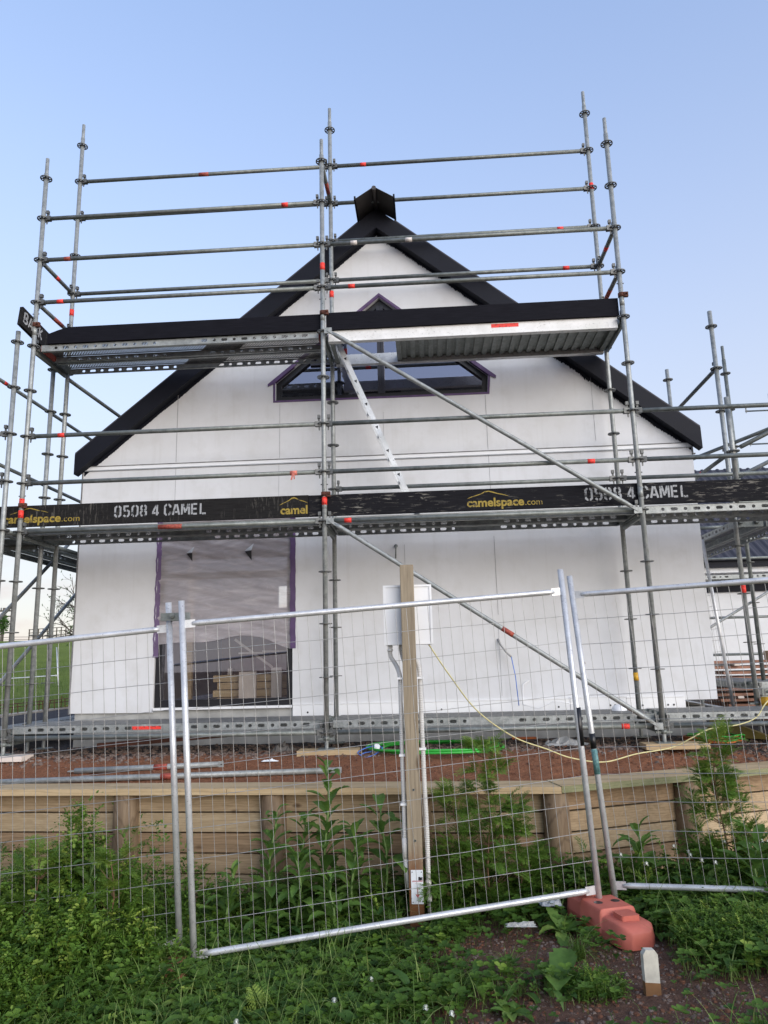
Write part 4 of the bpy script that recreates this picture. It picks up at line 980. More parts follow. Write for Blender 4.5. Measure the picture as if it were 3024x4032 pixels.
# ------------------------------------------------------------------ retaining wall
RW = thing('retaining_wall', 'low timber retaining wall of horizontal boards with round posts and a pale cap', 'retaining wall', (0, -1.2, -1.05)); O = Vector((0, -1.2, -1.05))
kx = 1.905; ky = wall_y(1.9)
segs = [(Vector((-6.5, wall_y(-6.5))), Vector((kx, ky))), (Vector((kx, ky)), Vector((7.5, wall_y(7.5))))]
for si, (a, b) in enumerate(segs):
    d = (b - a).normalized(); n_ = Vector((-d.y, d.x)); L = (b - a).length
    bis = -.115 if si == 0 else .115
    # cap mitred where the wall turns
    w_ = .30; g = .002
    if si == 0: pts = [a, b - d * g, b + n_ * w_ + d * (-.085) - d * g, a + n_ * w_]
    else: pts = [a + d * g, b, b + n_ * w_, a + n_ * w_ + d * .085 * 0 + d * g * 1]
    if si == 1: pts[3] = segs[0][1] + Vector((-(segs[0][1]-segs[0][0]).normalized().y, (segs[0][1]-segs[0][0]).normalized().x)) * w_ + (segs[0][1]-segs[0][0]).normalized() * (-.085) + d * g
    zt = -.300 - (.0 if si == 0 else -.004)
    if si == 0:
        # the cap on this side is three boards end to end
        cuts = [0, .36, .70, 1.0]
        for c0, c1 in zip(cuts, cuts[1:]):
            q0, q1 = a + d * L * c0 + d * .0015, a + d * L * c1 - d * .0015
            r0, r1 = q0 + n_ * w_, q1 + n_ * w_
            if c1 == 1.0: r1 = pts[2]
            MB().extr([(p.x, p.y, zt - .047) for p in (q0, q1, r1, r0)], (0, 0, .047)).build('cap_board', [PINE_T], RW, O, bevel=.003)
    else:
        MB().extr([(p.x, p.y, zt - .047) for p in pts], (0, 0, .047)).build('cap_board', PINE_G, RW, O, bevel=.003)
        MB().extr([(p.x, p.y, zt + .0006) for p in pts], (0, 0, .0012)).build('cap_face', PINE_T, RW, O)
    q0 = a + n_ * .185; q1 = b + n_ * .185
    MB().extr([(p.x, p.y, -1.5) for p in (q0, q1, q1 + n_ * .012, q0 + n_ * .012)], (0, 0, 1.145)).build('gap_backing', BLACK, RW, O)  # dark backing added so no sky shows bright through the board gaps
    for k_ in range(6):
        z1 = -.352 - k_ * .150; z0 = z1 - .137
        q0 = a + n_ * .13; q1 = b + n_ * .13 + d * (.03 if si == 0 else 0)
        if si == 1: q0 -= d * .02
        MB().extr([(p.x, p.y, z0) for p in (q0, q1, q1 + n_ * .045, q0 + n_ * .045)], (0, 0, .137)).build('wall_board', (PINE, PINE_2, PINE_3)[(k_ * 2 + si) % 3], RW, O, bevel=.006)
for px in (-3.85, -2.68, -1.455, -.262, .85, 1.872, 2.955, 4.05, 5.1):
    py = wall_y(px) + .10 + (.015 if px > 1.9 else 0); g = random.Random(int(px * 100))
    pts = [(px + g.uniform(-.006, .006), py, z) for z in (-1.5, -1.2, -.9, -.6, -.352)]
    MB().tube(pts, [.104, .102, .100, .098, .096], 20).build('post', POSTW, RW, O)

# ------------------------------------------------------------------ temporary fence panels
def fence(label, bl, br, tl, tr, rail_t=.14, rail_b=(.02, .10), nv=35, nh=11, seed=1, parts_label=None):
    """bl, br, tl, tr: feet and tops of the two end posts"""
    bl, br, tl, tr = map(Vector, (bl, br, tl, tr)); t = thing('mesh_fence', label, 'fence panel', bl, 'temporary mesh fence panels'); o = bl
    g = random.Random(seed)
    for a, b in ((bl, tl), (br, tr)): MB().tube([a, b], .0195, 14).build('post', FENCE_M, t, o)
    ul, ur = (tl - bl), (tr - br); ll, lr = ul.length, ur.length; ul, ur = ul.normalized(), ur.normalized()
    A0, A1 = bl + ul * rail_b[0], br + ur * rail_b[1]; B0, B1 = tl - ul * rail_t, tr - ur * rail_t
    for a, b in ((A0, A1), (B0, B1)):
        d = (b - a).normalized(); q = [a + d * .015, a + d * .06, a + d * .10, b - d * .10, b - d * .06, b - d * .015]
        mb = MB().tube(q[1:5], [.012, .0185, .0185, .012], 12)
        for e0, e1 in ((q[0], q[1] + d * .02), (q[5], q[4] - d * .02)): mb.bar(e0, e1, .007, .05)
        mb.build('rail', FENCE_M, t, o)
    mb = MB(); off = Vector((0, -.006, 0))
    for i in range(1, nv):
        f = i / nv; p, q = A0.lerp(A1, f), B0.lerp(B1, f)
        j1 = g.uniform(-.004, .004); N = 5; dx = (A1 - A0).normalized()
        mb.tube([p.lerp(q, k_ / N) + dx * (g.gauss(0, .0018) if 0 < k_ < N else 0) for k_ in range(N + 1)], .0017, 5, False)
    for i in range(1, nh):
        f = i / nh; p, q = A0.lerp(B0, f) + off, A1.lerp(B1, f) + off; N = 12; up = (B0 - A0).normalized()
        amp = g.choice((.001, .002, .006, .010)) * g.choice((-1, 1))
        mb.tube([p.lerp(q, k_ / N) + up * (g.gauss(0, .0012) + amp * math.sin(math.pi * k_ / N)) for k_ in range(N + 1)], .0019, 5, False)
    mb.build('wire_mesh', WIRE_M, t, o)
    return t
F1 = fence('middle mesh fence panel tilted down to the left, in front of the square timber post', (-.457, -2.418, -1.057), (1.977, -2.045, -.887), (-.582, -2.46, 1.035), (1.887, -2.028, 1.209), .148, (.028, .09), 35, 11, 3)
MB().tube([(1.932, -2.0375, .30), (1.9385, -2.0375, .06)], .0200, 14).build('dark_band', BLACK, F1, (-.457, -2.418, -1.057))
F2 = fence('right mesh fence panel, its left post in the red block, reaching out of view', (2.109, -1.879, -.895), (4.42, -2.56, -.80), (1.979, -1.853, 1.182), (4.36, -2.60, 1.24), .135, (.075, .075), 35, 11, 5)
MB().tube([(2.052, -1.868, .02), (2.062, -1.870, -.14)], .0202, 14).build('label_sleeve', flat('teal_and_black_sticker', (.10, .22, .22), .5, 0, .5, 60), F2, (2.109, -1.879, -.895))
MB().tube([(2.0455, -1.867, .12), (2.051, -1.868, .022)], .0201, 14).build('dark_band', BLACK, F2, (2.109, -1.879, -.895))
F3 = fence('left mesh fence panel running out of view over the weeds', (-3.05, -2.50, -1.22), (-.578, -2.312, -1.057), (-3.17, -2.54, .83), (-.702, -2.356, 1.035), .165, (.03, .06), 35, 11, 7)
# coupler joining the two left posts
cp = MB(); cp.box((-.735, -2.40, .915), (-.545, -2.385, .965)).box((-.735, -2.365, .915), (-.62, -2.352, .965)).tube([(-.655, -2.44, .945), (-.655, -2.33, .945)], .008, 8).tube([(-.655, -2.425, .945), (-.655, -2.405, .945)], .017, 6)
tag(cp.build('fence_clamp', GALV_D, None, (-.64, -2.39, .94)), 'steel clamp bolting the two left fence posts together near their tops', 'clamp')
fence('distant mesh fence panel standing on the grass left of the house', (-13.4, 16.2, -.62), (-10.9, 16.7, -.62), (-13.6, 16.2, 1.3), (-11.1, 16.65, 1.4), .9, (.1, .1), 30, 9, 9)
fence('mesh fence panel leaning beside the right wall of the house', (4.90, 6.0, -.15), (4.40, 1.75, -.1), (4.6, 6.0, 1.95), (4.24, 1.72, 1.95), .12, (.1, .1), 35, 14, 12)

# ------------------------------------------------------------------ fence feet
def foot(label, cx_, cy_, zb, ang, mat, s=1.0):
    """moulded fence block: long low body with raised middle and stepped ends"""
    prof = [(-.34, .0), (-.355, .05), (-.33, .115), (-.13, .125), (-.105, .150), (.105, .150), (.13, .125), (.33, .115), (.355, .05), (.34, .0)]
    def sec(x):  # half width
        return .118 if abs(x) > .12 else .128
    xs_ = [-.36, -.355, -.335, -.30, -.26, -.14, -.125, -.115, -.10, .10, .115, .125, .14, .26, .30, .335, .355, .36]
    mb = MB(); rows = []
    for x in xs_:
        a = abs(x)
        e = 1 - max(0, (a - .28) / .08) ** 2 * .45 if a > .28 else 1
        hw = .12 * e + (.008 if a <= .115 else 0)
        zt = .150 if a <= .115 else (.118 if a < .30 else .118 - ((a - .30) / .06) ** 2 * .035)
        notch = .0
        ring_ = [(-hw, 0), (-hw - .0, .05), (-hw * .97, .055), (-hw * .93, zt - .022), (-hw * .86, zt - .006), (-hw * .74, zt),
                 (hw * .74, zt), (hw * .86, zt - .006), (hw * .93, zt - .022), (hw * .97, .055), (hw, .05), (hw, 0)]
        rows.append([(x, a_, b_) for a_, b_ in ring_])
    n = len(rows[0]); vs = [p for r in rows for p in r]
    fs = [(i*n + j, i*n + j + 1, (i+1)*n + j + 1, (i+1)*n + j) for i in range(len(rows) - 1) for j in range(n - 1)]
    fs += [tuple(range(n))[::-1], tuple((len(rows) - 1) * n + j for j in range(n))]
    mb.add([(x * s, y_ * s, z) for x, y_, z in vs], fs, True)
    b = mb.build('ballast_block', mat, None, (0, 0, 0)); b.location = (cx_, cy_, zb); b.rotation_euler = (0, 0, ang)
    md = b.modifiers.new('edge', 'BEVEL'); md.width = .006; md.segments = 2; md.limit_method = 'ANGLE'; md.angle_limit = R(35)
    tag(b, label, 'fence foot', 'moulded blocks that hold the fence posts')
    for sx_ in (-1, 1):
        mb = MB(); x0_, x1_ = sx_ * .15 * s, sx_ * .255 * s
        x0_, x1_ = min(x0_, x1_), max(x0_, x1_)
        mb.extr([(x0_, -.055, .112), (x1_, -.055, .112), (x1_ + (.01 if sx_ > 0 else 0), .055, .112), (x0_ - (0 if sx_ > 0 else .01), .055, .112)], (0, 0, .034))
        mb.build('raised_pad', mat, b, (0, 0, 0), loc=(0, 0, 0), bevel=.012)
    for hy in ((-.058, .0), (.058, .0)):
        MB().tube([(hy[1], hy[0], .1495), (hy[1], hy[0], .1515)], .027, 16).build('socket', BLACK, b, (0, 0, 0), loc=(0, 0, 0))
    return b
foot('salmon red fence foot between the middle and right panels', 2.005, -2.12, -.995, R(-72), BLOCK, 1.0)
foot('orange fence foot mostly buried in weeds at the lower left', -.53, -2.46, -1.19, R(-80), flat('orange_moulded_plastic', (.42, .17, .10), .6, 0, .12, 6), .7)

# ------------------------------------------------------------------ timber post with power box
PO = Vector((.835, -1.73, -1.02))
tp = MB().box((.787, -1.775, -1.3), (.884, -1.680, 1.31)).build('timber_post', SQPOST, None, PO, bevel=.004)
tag(tp, 'square weathered timber post carrying a small white sign and two conduits', 'post')
for z in (-.235, -.56): MB().tube([(.838, -1.779, z), (.838, -1.7755, z)], .008, 10).tube([(.838, -1.7805, z), (.838, -1.7795, z)], .0045, 8, mi=1).build('screw', [GALV_D, BLACK], tp, PO)
bx = MB().box((.657, -1.675, .742), (1.010, -1.52, 1.172)).build('power_box', WPLAST, None, (.835, -1.6, .74), bevel=.008)
tag(bx, 'white power box mounted behind the timber post, seen from its back', 'power box')
mb = MB(); yy = -1.6775
for a, b in (((.657, .742), (1.010, .757)), ((.657, 1.157), (1.010, 1.172)), ((.657, .757), (.672, 1.157)), ((.995, .757), (1.010, 1.157))):
    mb.box((a[0], yy - .004, a[1]), (b[0], yy, b[1]))
mb.build('rim', WPLAST, bx, (.835, -1.6, .74)); 
for x in (.693, .775): MB().tube([(x, -1.60, .742), (x, -1.60, .70)], .019, 14).tube([(x, -1.60, .715), (x, -1.60, .70)], .022, 14).build('gland', WPLAST, bx, (.835, -1.6, .74))
def ribbed(name, pts, r, label):
    P_ = [Vector(p) for p in pts]; out = []; tot = 0
    # Catmull-Rom through the points, then alternate the radius so that ribs stand out
    def cr_(p0, p1, p2, p3, t): return .5 * ((2*p1) + (p2 - p0)*t + (2*p0 - 5*p1 + 4*p2 - p3)*t*t + (3*p1 - p0 - 3*p2 + p3)*t**3)
    for i in range(len(P_) - 1):
        n = max(2, int((P_[i+1] - P_[i]).length / .0055))
        for k_ in range(n): out.append(cr_(P_[max(0, i-1)], P_[i], P_[i+1], P_[min(len(P_) - 1, i+2)], k_ / n))
    out.append(P_[-1]); rs = [r if (i // 1) % 2 else r * .86 for i in range(len(out))]
    mb = MB().tube(out, rs, 12, True, smooth=False)
    o = P_[0]; ob = mb.build(name, CONDUIT, None, o); tag(ob, label, 'conduit', 'ribbed conduits clipped to the timber post'); return ob
c1 = ribbed('conduit', [(.693, -1.60, .70), (.70, -1.60, .655), (.735, -1.63, .60), (.762, -1.70, .53), (.766, -1.73, .40), (.765, -1.735, 0), (.768, -1.735, -.3), (.766, -1.735, -.60)], .0165, 'ribbed conduit down the left edge of the timber post')
MB().tube([(.766, -1.735, -.55), (.768, -1.735, -.68)], .021, 14).tube([(.768, -1.735, -.66), (.785, -1.735, -.86)], .0165, 12).build('coupling', CONDUIT, c1, (.693, -1.60, .70))
c2 = ribbed('conduit', [(.775, -1.60, .70), (.80, -1.62, .62), (.86, -1.66, .635), (.893, -1.69, .61), (.906, -1.72, .52), (.908, -1.73, .2), (.912, -1.73, -.2), (.918, -1.73, -.5), (.917, -1.73, -.84)], .0175, 'ribbed conduit down the right edge of the timber post')
MB().tube([(.917, -1.73, -.82), (.917, -1.73, -.86)], .020, 14).tube([(.918, -1.73, -.86), (.922, -1.73, -1.05)], .017, 12).build('coupling', CONDUIT, c2, (.775, -1.60, .70))
for x0, x1, z in ((.745, .787, .50), (.745, .787, -.02), (.745, .787, -.34)): MB().box((x0, -1.757, z), (x1, -1.712, z + .014)).build('clip', WPLAST, c1, (.693, -1.60, .70))
for x0, x1, z in ((.885, .93, .50), (.885, .933, .02)): MB().box((x0, -1.752, z), (x1, -1.708, z + .014)).build('clip', WPLAST, c2, (.775, -1.60, .70))
# small enamel sign with a red down arrow
so = Vector((.842, -1.778, -.95)); zs = -.952
sg = MB().box((.802, -1.7795, zs), (.882, -1.7765, zs + .210)).build('sign', SIGNW, None, so, bevel=.001)
tag(sg, 'small white sign with a red down arrow near the foot of the timber post', 'sign')
ys_ = -1.7803
mb = MB().box((.8405, ys_, zs + .058), (.8475, ys_ + .0004, zs + .104)); mb.add([(.829, ys_, zs + .062), (.844, ys_, zs + .057), (.859, ys_, zs + .062), (.844, ys_, zs + .036)], [(0, 3, 1), (1, 3, 2)]); mb.build('arrow', SIGNR, sg, so)
mb = MB()
for px_, pz_ in ((.811, .197), (.872, .197), (.812, .012), (.873, .014)): mb.tube([(px_, ys_ + .0004, zs + pz_), (px_, ys_ - .0006, zs + pz_)], .0035, 8)
mb.build('nail', SIGNK, sg, so)
fonttext('UNDERGROUND', .0092, lambda a, b: (.8085 + a, ys_, zs + .137 + b * 1.15), sg, so, SIGNR, offset=.0002)
fonttext('LH', .015, lambda a, b: (.856 + a, ys_, zs + .151 + b), sg, so, SIGNK)
fonttext('TTY', .007, lambda a, b: (.826 + a, ys_, zs + .123 + b), sg, so, SIGNR, offset=0)
mb = MB().box((.845, ys_, zs + .012), (.866, ys_ + .0004, zs + .017)).build('small_print', SIGNK, sg, so)

# white survey stake
sk = MB(); x0, x1, yk = 1.972, 2.043, -3.03
zt, zb = -.822, -1.02
sk.extr([(x0, yk, zb), (x1, yk, zb), (x1, yk, zt), (x1 - .014, yk, zt + .022), (x0 + .014, yk, zt + .022), (x0, yk, zt)], (-.004, .035, 0))
o = Vector((2.0, yk, -1.0)); s_ = sk.build('survey_stake', flat('chalky_white_stake_paint', (.50, .48, .41), .8, 0, .18, 18, .2), None, o, bevel=.002)
tag(s_, 'short white-painted timber stake in the soil, lower right', 'stake')
MB().extr([(x0 - .001, yk - .001, zb), (x1 + .001, yk - .001, zb), (x1 + .001, yk - .001, -.948), (x0 - .001, yk - .001, -.944)], (-.004, .037, 0)).build('bare_wood_foot', flat('bare_brown_wood', (.20, .10, .04), .85, 0, .25, 14, .2), s_, o)
# round black lid at the bottom edge
lid = MB().tube([(1.515, -3.42, -1.04), (1.515, -3.42, -.995), (1.515, -3.42, -.983), (1.515, -3.42, -.978)], [.085, .085, .080, .070], 40)
tag(lid.build('round_lid', BLACK, None, (1.515, -3.42, -1.04)), 'rounded black plastic lid just rising into view at the bottom edge', 'lid')

# ------------------------------------------------------------------ loose things on the site
def smooth_curve(pts, k_=10):
    P_ = [Vector(p) for p in pts]; out = []
    for i in range(len(P_) - 1):
        p0, p1, p2, p3 = P_[max(0, i-1)], P_[i], P_[i+1], P_[min(len(P_) - 1, i+2)]
        for j in range(k_):
            t = j / k_; out.append(.5 * ((2*p1) + (p2 - p0)*t + (2*p0 - 5*p1 + 4*p2 - p3)*t*t + (3*p1 - p0 - 3*p2 + p3)*t**3))
    return out + [P_[-1]]
def cable(label, name, cat, pts, r, mat, n=8, group=None):
    return tag(MB().tube(smooth_curve(pts), r, n).build(name, mat, None, pts[0]), label, cat, group)
cable('pale yellow extension cord sagging from the power box and off to the right', 'extension_cord', 'cord',
      [(.975, -1.58, .745), (1.12, -1.45, .52), (1.33, -1.20, .24), (1.62, -.95, .02), (1.90, -.75, -.10), (2.12, -.62, -.19), (2.40, -.55, -.235), (2.72, -.35, -.20), (3.05, -.25, -.165), (3.22, -.3, -.08), (3.38, -.3, -.01), (3.62, -.3, .02), (3.78, -.3, .08), (3.90, -.3, .22), (4.3, -.2, .5)], .0052, CORD)
for i, (cx_, cy_, rx_, ry_, z) in enumerate(((.98, .62, .58, .72, -.165), (1.10, .60, .70, .70, -.148), (.96, .60, .60, .66, -.128))):
    pass
mb = MB(); pts = []
for k_ in range(0, 115):
    t = 2 * math.pi * k_ / 40; q = k_ / 115
    pts.append((1.02 + .05 * math.sin(t * .37) + (.54 + .11 * q) * math.cos(t), .12 + (.46 + .05 * math.sin(t * .4)) * math.sin(t), -.17 + .028 * q + .005 * math.sin(3 * t)))
tag(mb.tube(pts, .0115, 10).build('conduit_coil', GREENP, None, (1.02, .12, -.18)), 'coil of bright green conduit lying on the clay under the lowest deck', 'conduit coil')
cable('tangle of blue twine tied to the green coil', 'twine', 'twine', [(.47, .0, -.13), (.42, -.05, -.17), (.36, -.08, -.18), (.31, -.16, -.20), (.38, -.22, -.205), (.30, -.12, -.17), (.42, -.02, -.13), (.52, -.06, -.14), (.47, -.15, -.18), (.37, -.26, -.21)], .0045, BLUEC, 6)
MBt = MB().tube([(.455, -.03, -.19), (.475, -.07, -.12)], .028, 8)
tag(MBt.build('cable_tie', WPLAST, None, (.46, -.05, -.16)), 'white strip binding the green coil beside the blue twine', 'tie')
pts = []
for k_ in range(0, 160):
    t = 2 * math.pi * k_ / 32; pts.append((3.62 + .24 * math.cos(t) * (1 + .08 * math.sin(t * .7)), .35 + .26 * math.sin(t) * (1 + .1 * math.cos(t * .3)), -.19 + .07 * (k_ % 32) / 32 * .4 + .022 * math.sin(t * 2.3) + .02))
tag(MB().tube(pts, .007, 6).build('wire_coil', ORANGEC, None, (3.62, .35, -.19)), 'loose coil of thin orange wire behind the right sole board', 'wire coil')
pts = [(p[0] + .02, p[1] - .02, p[2] + .016) for p in pts[:110]]
tag(MB().tube(pts, .006, 6).build('wire_coil', GREENP, None, (3.62, .35, -.17)), 'loose coil of thin green wire lying with the orange one', 'wire coil')
def ztube(x, y): return site_z(x, y) + .026
for lb, p, q in (('long steel tube lying on the clay along the retaining wall cap', (-3.4, -.70), (.165, -.62)), ('shorter steel tube lying behind the long one', (-2.17, -.44), (-.90, -.40))):
    P0, P1 = Vector((*p, ztube(*p))), Vector((*q, ztube(*q))); d = (P1 - P0).normalized(); mb = MB().tube([P0, P1], .0242, 16); mb.bar(P1, P1 + d * .045, .004, .05); mb.bar(P0, P0 - d * .06, .03, .01)
    mb.tube([P1 + d * .025 + Vector((0, -.004, 0)), P1 + d * .025 + Vector((0, .004, 0))], .008, 8, mi=1)
    t_ = mb.build('steel_tube', [GALV, BLACK], None, P0); tag(t_, lb, 'steel tube', 'tubes lying on the clay')
    c = P0.lerp(P1, .60 if 'long' in lb else .35); MB().tube([c - d * .06, c + d * .06], .0255, 14).build('marking_tape', RTAPE, t_, P0)
def crumple(label, name, cx_, cy_, cz_, sx_, sy_, sz_, mat, seed, cat='litter'):
    g = random.Random(seed); n = 9; vs = []
    for j in range(n):
        for i in range(n):
            u, v = i / (n-1) - .5, j / (n-1) - .5
            vs.append((u * sx_ + g.gauss(0, sx_ * .035), v * sy_ + g.gauss(0, sy_ * .035), abs(g.gauss(0, sz_ * .45)) * (1 - (2*u)**4) * (1 - (2*v)**4) + .003))
    o_ = MB().add(vs, [(j*n+i, j*n+i+1, (j+1)*n+i+1, (j+1)*n+i) for j in range(n-1) for i in range(n-1)]).build(name, mat, None, (0, 0, 0), solid=.001); o_.location = (cx_, cy_, cz_); return tag(o_, label, cat)
crumple('crumpled clear plastic wrap on the dark gravel under the lowest deck', 'plastic_wrap', 2.25, .35, -.19, .42, .18, .08, CLEARW, 3)
crumple('grey rag lying on the gravel left of the middle foot', 'rag', -.45, .25, -.19, .22, .16, .09, flat('dirty_grey_cloth', (.14, .13, .12), .9), 5)
crumple('scrap of white paper on the clay left of the middle sole board', 'paper_scrap', -.47, -.28, -.215, .14, .05, .02, WPLAST, 6)
crumple('scrap of clear plastic in the weeds right of the timber post', 'plastic_scrap', 1.70, -1.88, -.93, .14, .1, .07, CLEARW, 8)
crumple('crumbly white plaster spilled on the soil left of the red block', 'plaster_spill', 1.47, -2.22, -.945, .17, .07, .025, flat('white_plaster_crumbs', (.36, .36, .34), .95, 0, .2, 60, .5), 9)
tag(MB().bar((1.78, .72, -.155), (2.02, .70, -.155), .03, .02).build('offcut', ORANGEC, None, (1.9, .7, -.16)), 'thin orange offcut lying against the foundation', 'offcut')
tag(MB().bar((-2.45, .62, -.02 - .12), (-1.15, .80, -.07), .04, .05).build('timber_offcut', flat('dark_red_brown_timber', (.12, .05, .035), .85, 0, .3, 8), None, (-1.8, .7, -.15)), 'dark reddish length of timber under the lowest deck, left bay', 'timber')
tag(MB().add([(3.75, .9, -.19), (4.35, .8, -.19), (4.2, .35, -.18), (3.85, .95, .02)], [(0, 2, 3), (0, 1, 2), (1, 2, 3)]).build('folded_sheet', flat('dull_yellow_sheet', (.22, .17, .04), .7, 0, .2, 9), None, (4.0, .8, -.19), solid=.004), 'folded dull yellow sheet under the lowest deck at the right', 'sheet')
# white dome light on the low deck at the right
MBd = MB(); n = 14; vs = []; 
for j in range(7):
    a = j / 6 * math.pi / 2
    vs += [(.075 * math.cos(a) * math.cos(2*math.pi*i/n), .075 * math.cos(a) * math.sin(2*math.pi*i/n), .06 * math.sin(a)) for i in range(n)]
MBd.add(vs, [(j*n + i, j*n + (i+1) % n, (j+1)*n + (i+1) % n, (j+1)*n + i) for j in range(6) for i in range(n)], True)
dm = MBd.build('white_dome', WPLAST, None); dm.location = (2.80, .45, .110); tag(dm, 'small white plastic dome on the lowest deck beside the diagonal brace', 'plastic dome')

# reinforcing mesh along the kerb at the far left
rb = MB(); g = random.Random(4)
for i in range(28):
    yy = .6 + i * .48; rb.tube([(-7.17 + g.gauss(0, .02), yy, -.2), (-7.17, yy + .05, .02 + g.uniform(-.05, .08)), (-7.12, yy + .10, .03), (-7.1, yy + .1, -.18)], .009, 5)
rb.tube([(-7.17, .4, -.04), (-7.17, 14, -.04)], .008, 5); rb.tube([(-7.12, .4, .02), (-7.12, 14, .03)], .008, 5)
tag(rb.build('reinforcing_bars', REBAR, None, (-7.17, 5, -.2)), 'row of bent rusty reinforcing bars along the kerb left of the house', 'reinforcing bars')

# ------------------------------------------------------------------ neighbouring house on the right, seen past the corner
NB = thing('house', 'second white house with a dark corrugated roof, far right behind the main house', 'house', (9, 8, -.2)); O = Vector((9, 8, -.2))
MB().box((5.2, 8.3, -.2), (17, 14, 2.42)).build('wall', WHITE, NB, O)
mb = MB(); x = 4.8; i = 0; sy = .72
prev = None; vs = []; nC = 0
while x < 17.4:
    for dx, dz in ((0, 0), (.045, .028), (.075, .028), (.12, 0)):
        vs += [(x + dx, 7.72, 2.44 + dz), (x + dx, 11.6, 2.44 + 3.88 * sy + dz)]; nC += 1
    x += .19
mb.add(vs, [(2*k_, 2*k_ + 2, 2*k_ + 3, 2*k_ + 1) for k_ in range(nC - 1)]); mb.build('roof', ROOFM, NB, O)
mb = MB().box((4.8, 7.66, 2.30), (17.4, 7.74, 2.415)).box((4.8, 7.60, 2.42), (17.4, 7.71, 2.44)).build('gutter', BARGE, NB, O)
MB().box((4.8, 7.76, 2.20), (17.4, 8.3, 2.296)).build('soffit', WHITE, NB, O)
MB().box((5.2, 8.255, 1.86), (17, 8.295, 2.10)).build('fascia', BARGE, NB, O)
S3 = thing('scaffold', 'distant scaffold in front of the second house, far right', 'scaffold', (8, 7, -.2)); O = Vector((8, 7, -.2))
YY = 6.2
for x in (5.3, 7.62, 9.9): standard(S3, x, YY, -.2, 3.2, 0, 2.5, org=O, spigot=False, joints=(), mat=GALV)
for z in (2.62, 2.28, 1.25, .62):
    for a, b in ((5.3, 7.62), (7.62, 9.9)): ledger(S3, (a, YY, z), (b, YY, z), [], org=O)
brace(S3, (5.6, YY - .05, .95), (7.5, YY - .05, 2.0), O)
plank('far steel plank in front of the second white house', (5.3, YY + .2), (7.62, YY + .2), 2.0); plank('far steel plank in front of the second white house, further right', (7.62, YY + .2), (9.9, YY + .2), 2.0)
S4 = thing('scaffold', 'tiny far scaffold above the second roof at the right edge', 'scaffold', (12, 14, 4)); O = Vector((12, 14, 4))
for x, y, z1 in ((8.05 + 3.1, 14, 8.05), (11.75, 14.6, 7.9), (12.6, 14, 8.0)): standard(S4, x, y, 4.4, z1, 5, 7.5, org=O, spigot=False, joints=(), mat=GALV)
for z in (6.55, 7.55): ledger(S4, (10.4, 14, z), (12.6, 14, z), [], org=O); ledger(S4, (11.15, 14, z), (11.75, 14.6, z), [], org=O)
# timber stack
TS = thing('timber_stack', 'stack of reddish sawn boards at the far right in front of the second house', 'timber stack', (6.6, 4.4, -.2)); g = random.Random(2)
k_ = 0
for r_ in range(9):
    z = -.14 + r_ * .075; n_ = 3
    if r_ % 3 == 2:
        for xx in (5.3, 6.4, 7.5): MB().box((xx, 3.9, z), (xx + .08, 4.9, z + .03)).build('bearer', PALEW, TS, (6.6, 4.4, -.2))
    for c in range(n_):
        x0 = 4.95 + g.uniform(-.12, .25); MB().box((x0, 3.95 + c * .3 + g.uniform(-.02, .02), z + .032), (x0 + 3.4, 4.20 + c * .3, z + .068)).build('board', REDTIM, TS, (6.6, 4.4, -.2))
MB().box((5.85, 3.9, .53), (7.9, 4.2, .66)).build('board', PINE, TS, (6.6, 4.4, -.2)); MB().box((6.5, 3.95, .662), (8.2, 4.25, .74)).build('board', REDTIM, TS, (6.6, 4.4, -.2))
crumple('crumpled clear plastic draped by the timber stack', 'plastic_wrap', 5.75, 3.4, .02, .45, .3, .25, CLEARW, 13)
tag(MB().bar((4.7, 1.7, -.1), (6.6, 2.0, -.08), .1, .08).build('timber_offcut', REDTIM, None, (5.6, 1.8, -.1)), 'dark timber offcut on the ground beyond the right corner of the house', 'timber')

# far left: power pole, hilltop railing, bare tree, dark conifer, sheds
pp = thing('power_pole', 'far timber power pole with crossarms on the left hilltop', 'power pole', (-38.3, 60, 3.0)); o = Vector((-38.3, 60, 3.0))
MB().tube([(-38.4, 60, 2.5), (-38.4, 60, 6.6)], .13, 8).build('pole', BARK, pp, o)
MB().box((-39.2, 59.9, 6.25), (-37.4, 60.1, 6.38)).box((-38.9, 59.9, 5.75), (-37.7, 60.1, 5.86)).build('crossarm', BARK, pp, o)
mb = MB()
for x in (-39.1, -38.7, -37.9, -37.5): mb.tube([(x, 60, 6.38), (x, 60, 6.62)], .06, 6)
mb.build('insulator', GALV_D, pp, o)
mb = MB()
for x in np.arange(-34.8, -28.9, .42): mb.box((x, 58, hill(x, 58) - .3), (x + .07, 58.08, hill(x, 58) + 1.05 + (x + 34.8) * .05))
for a in (.35, .7, 1.0): mb.bar((-34.8, 57.98, hill(-34.8, 58) + a), (-28.9, 57.98, hill(-28.9, 58) + a + .29), .05, .06)
tag(mb.build('railing', BARK, None, (-32, 58, 3)), 'dark railing on the far left hilltop', 'railing')
mb = MB()
for i, x in enumerate(np.arange(-60, -24, 2.4)): mb.tube([(x, 62, hill(x, 62) - .3), (x, 62, hill(x, 62) + .55)], .05, 5)
for a in (.25, .48): mb.tube([(x, 62, hill(x, 62) + a) for x in np.arange(-60, -24, 2.4)], .02, 4)
tag(mb.build('wire_fence', BARK, None, (-42, 62, 3)), 'low post and wire fence along the left hilltop', 'fence')
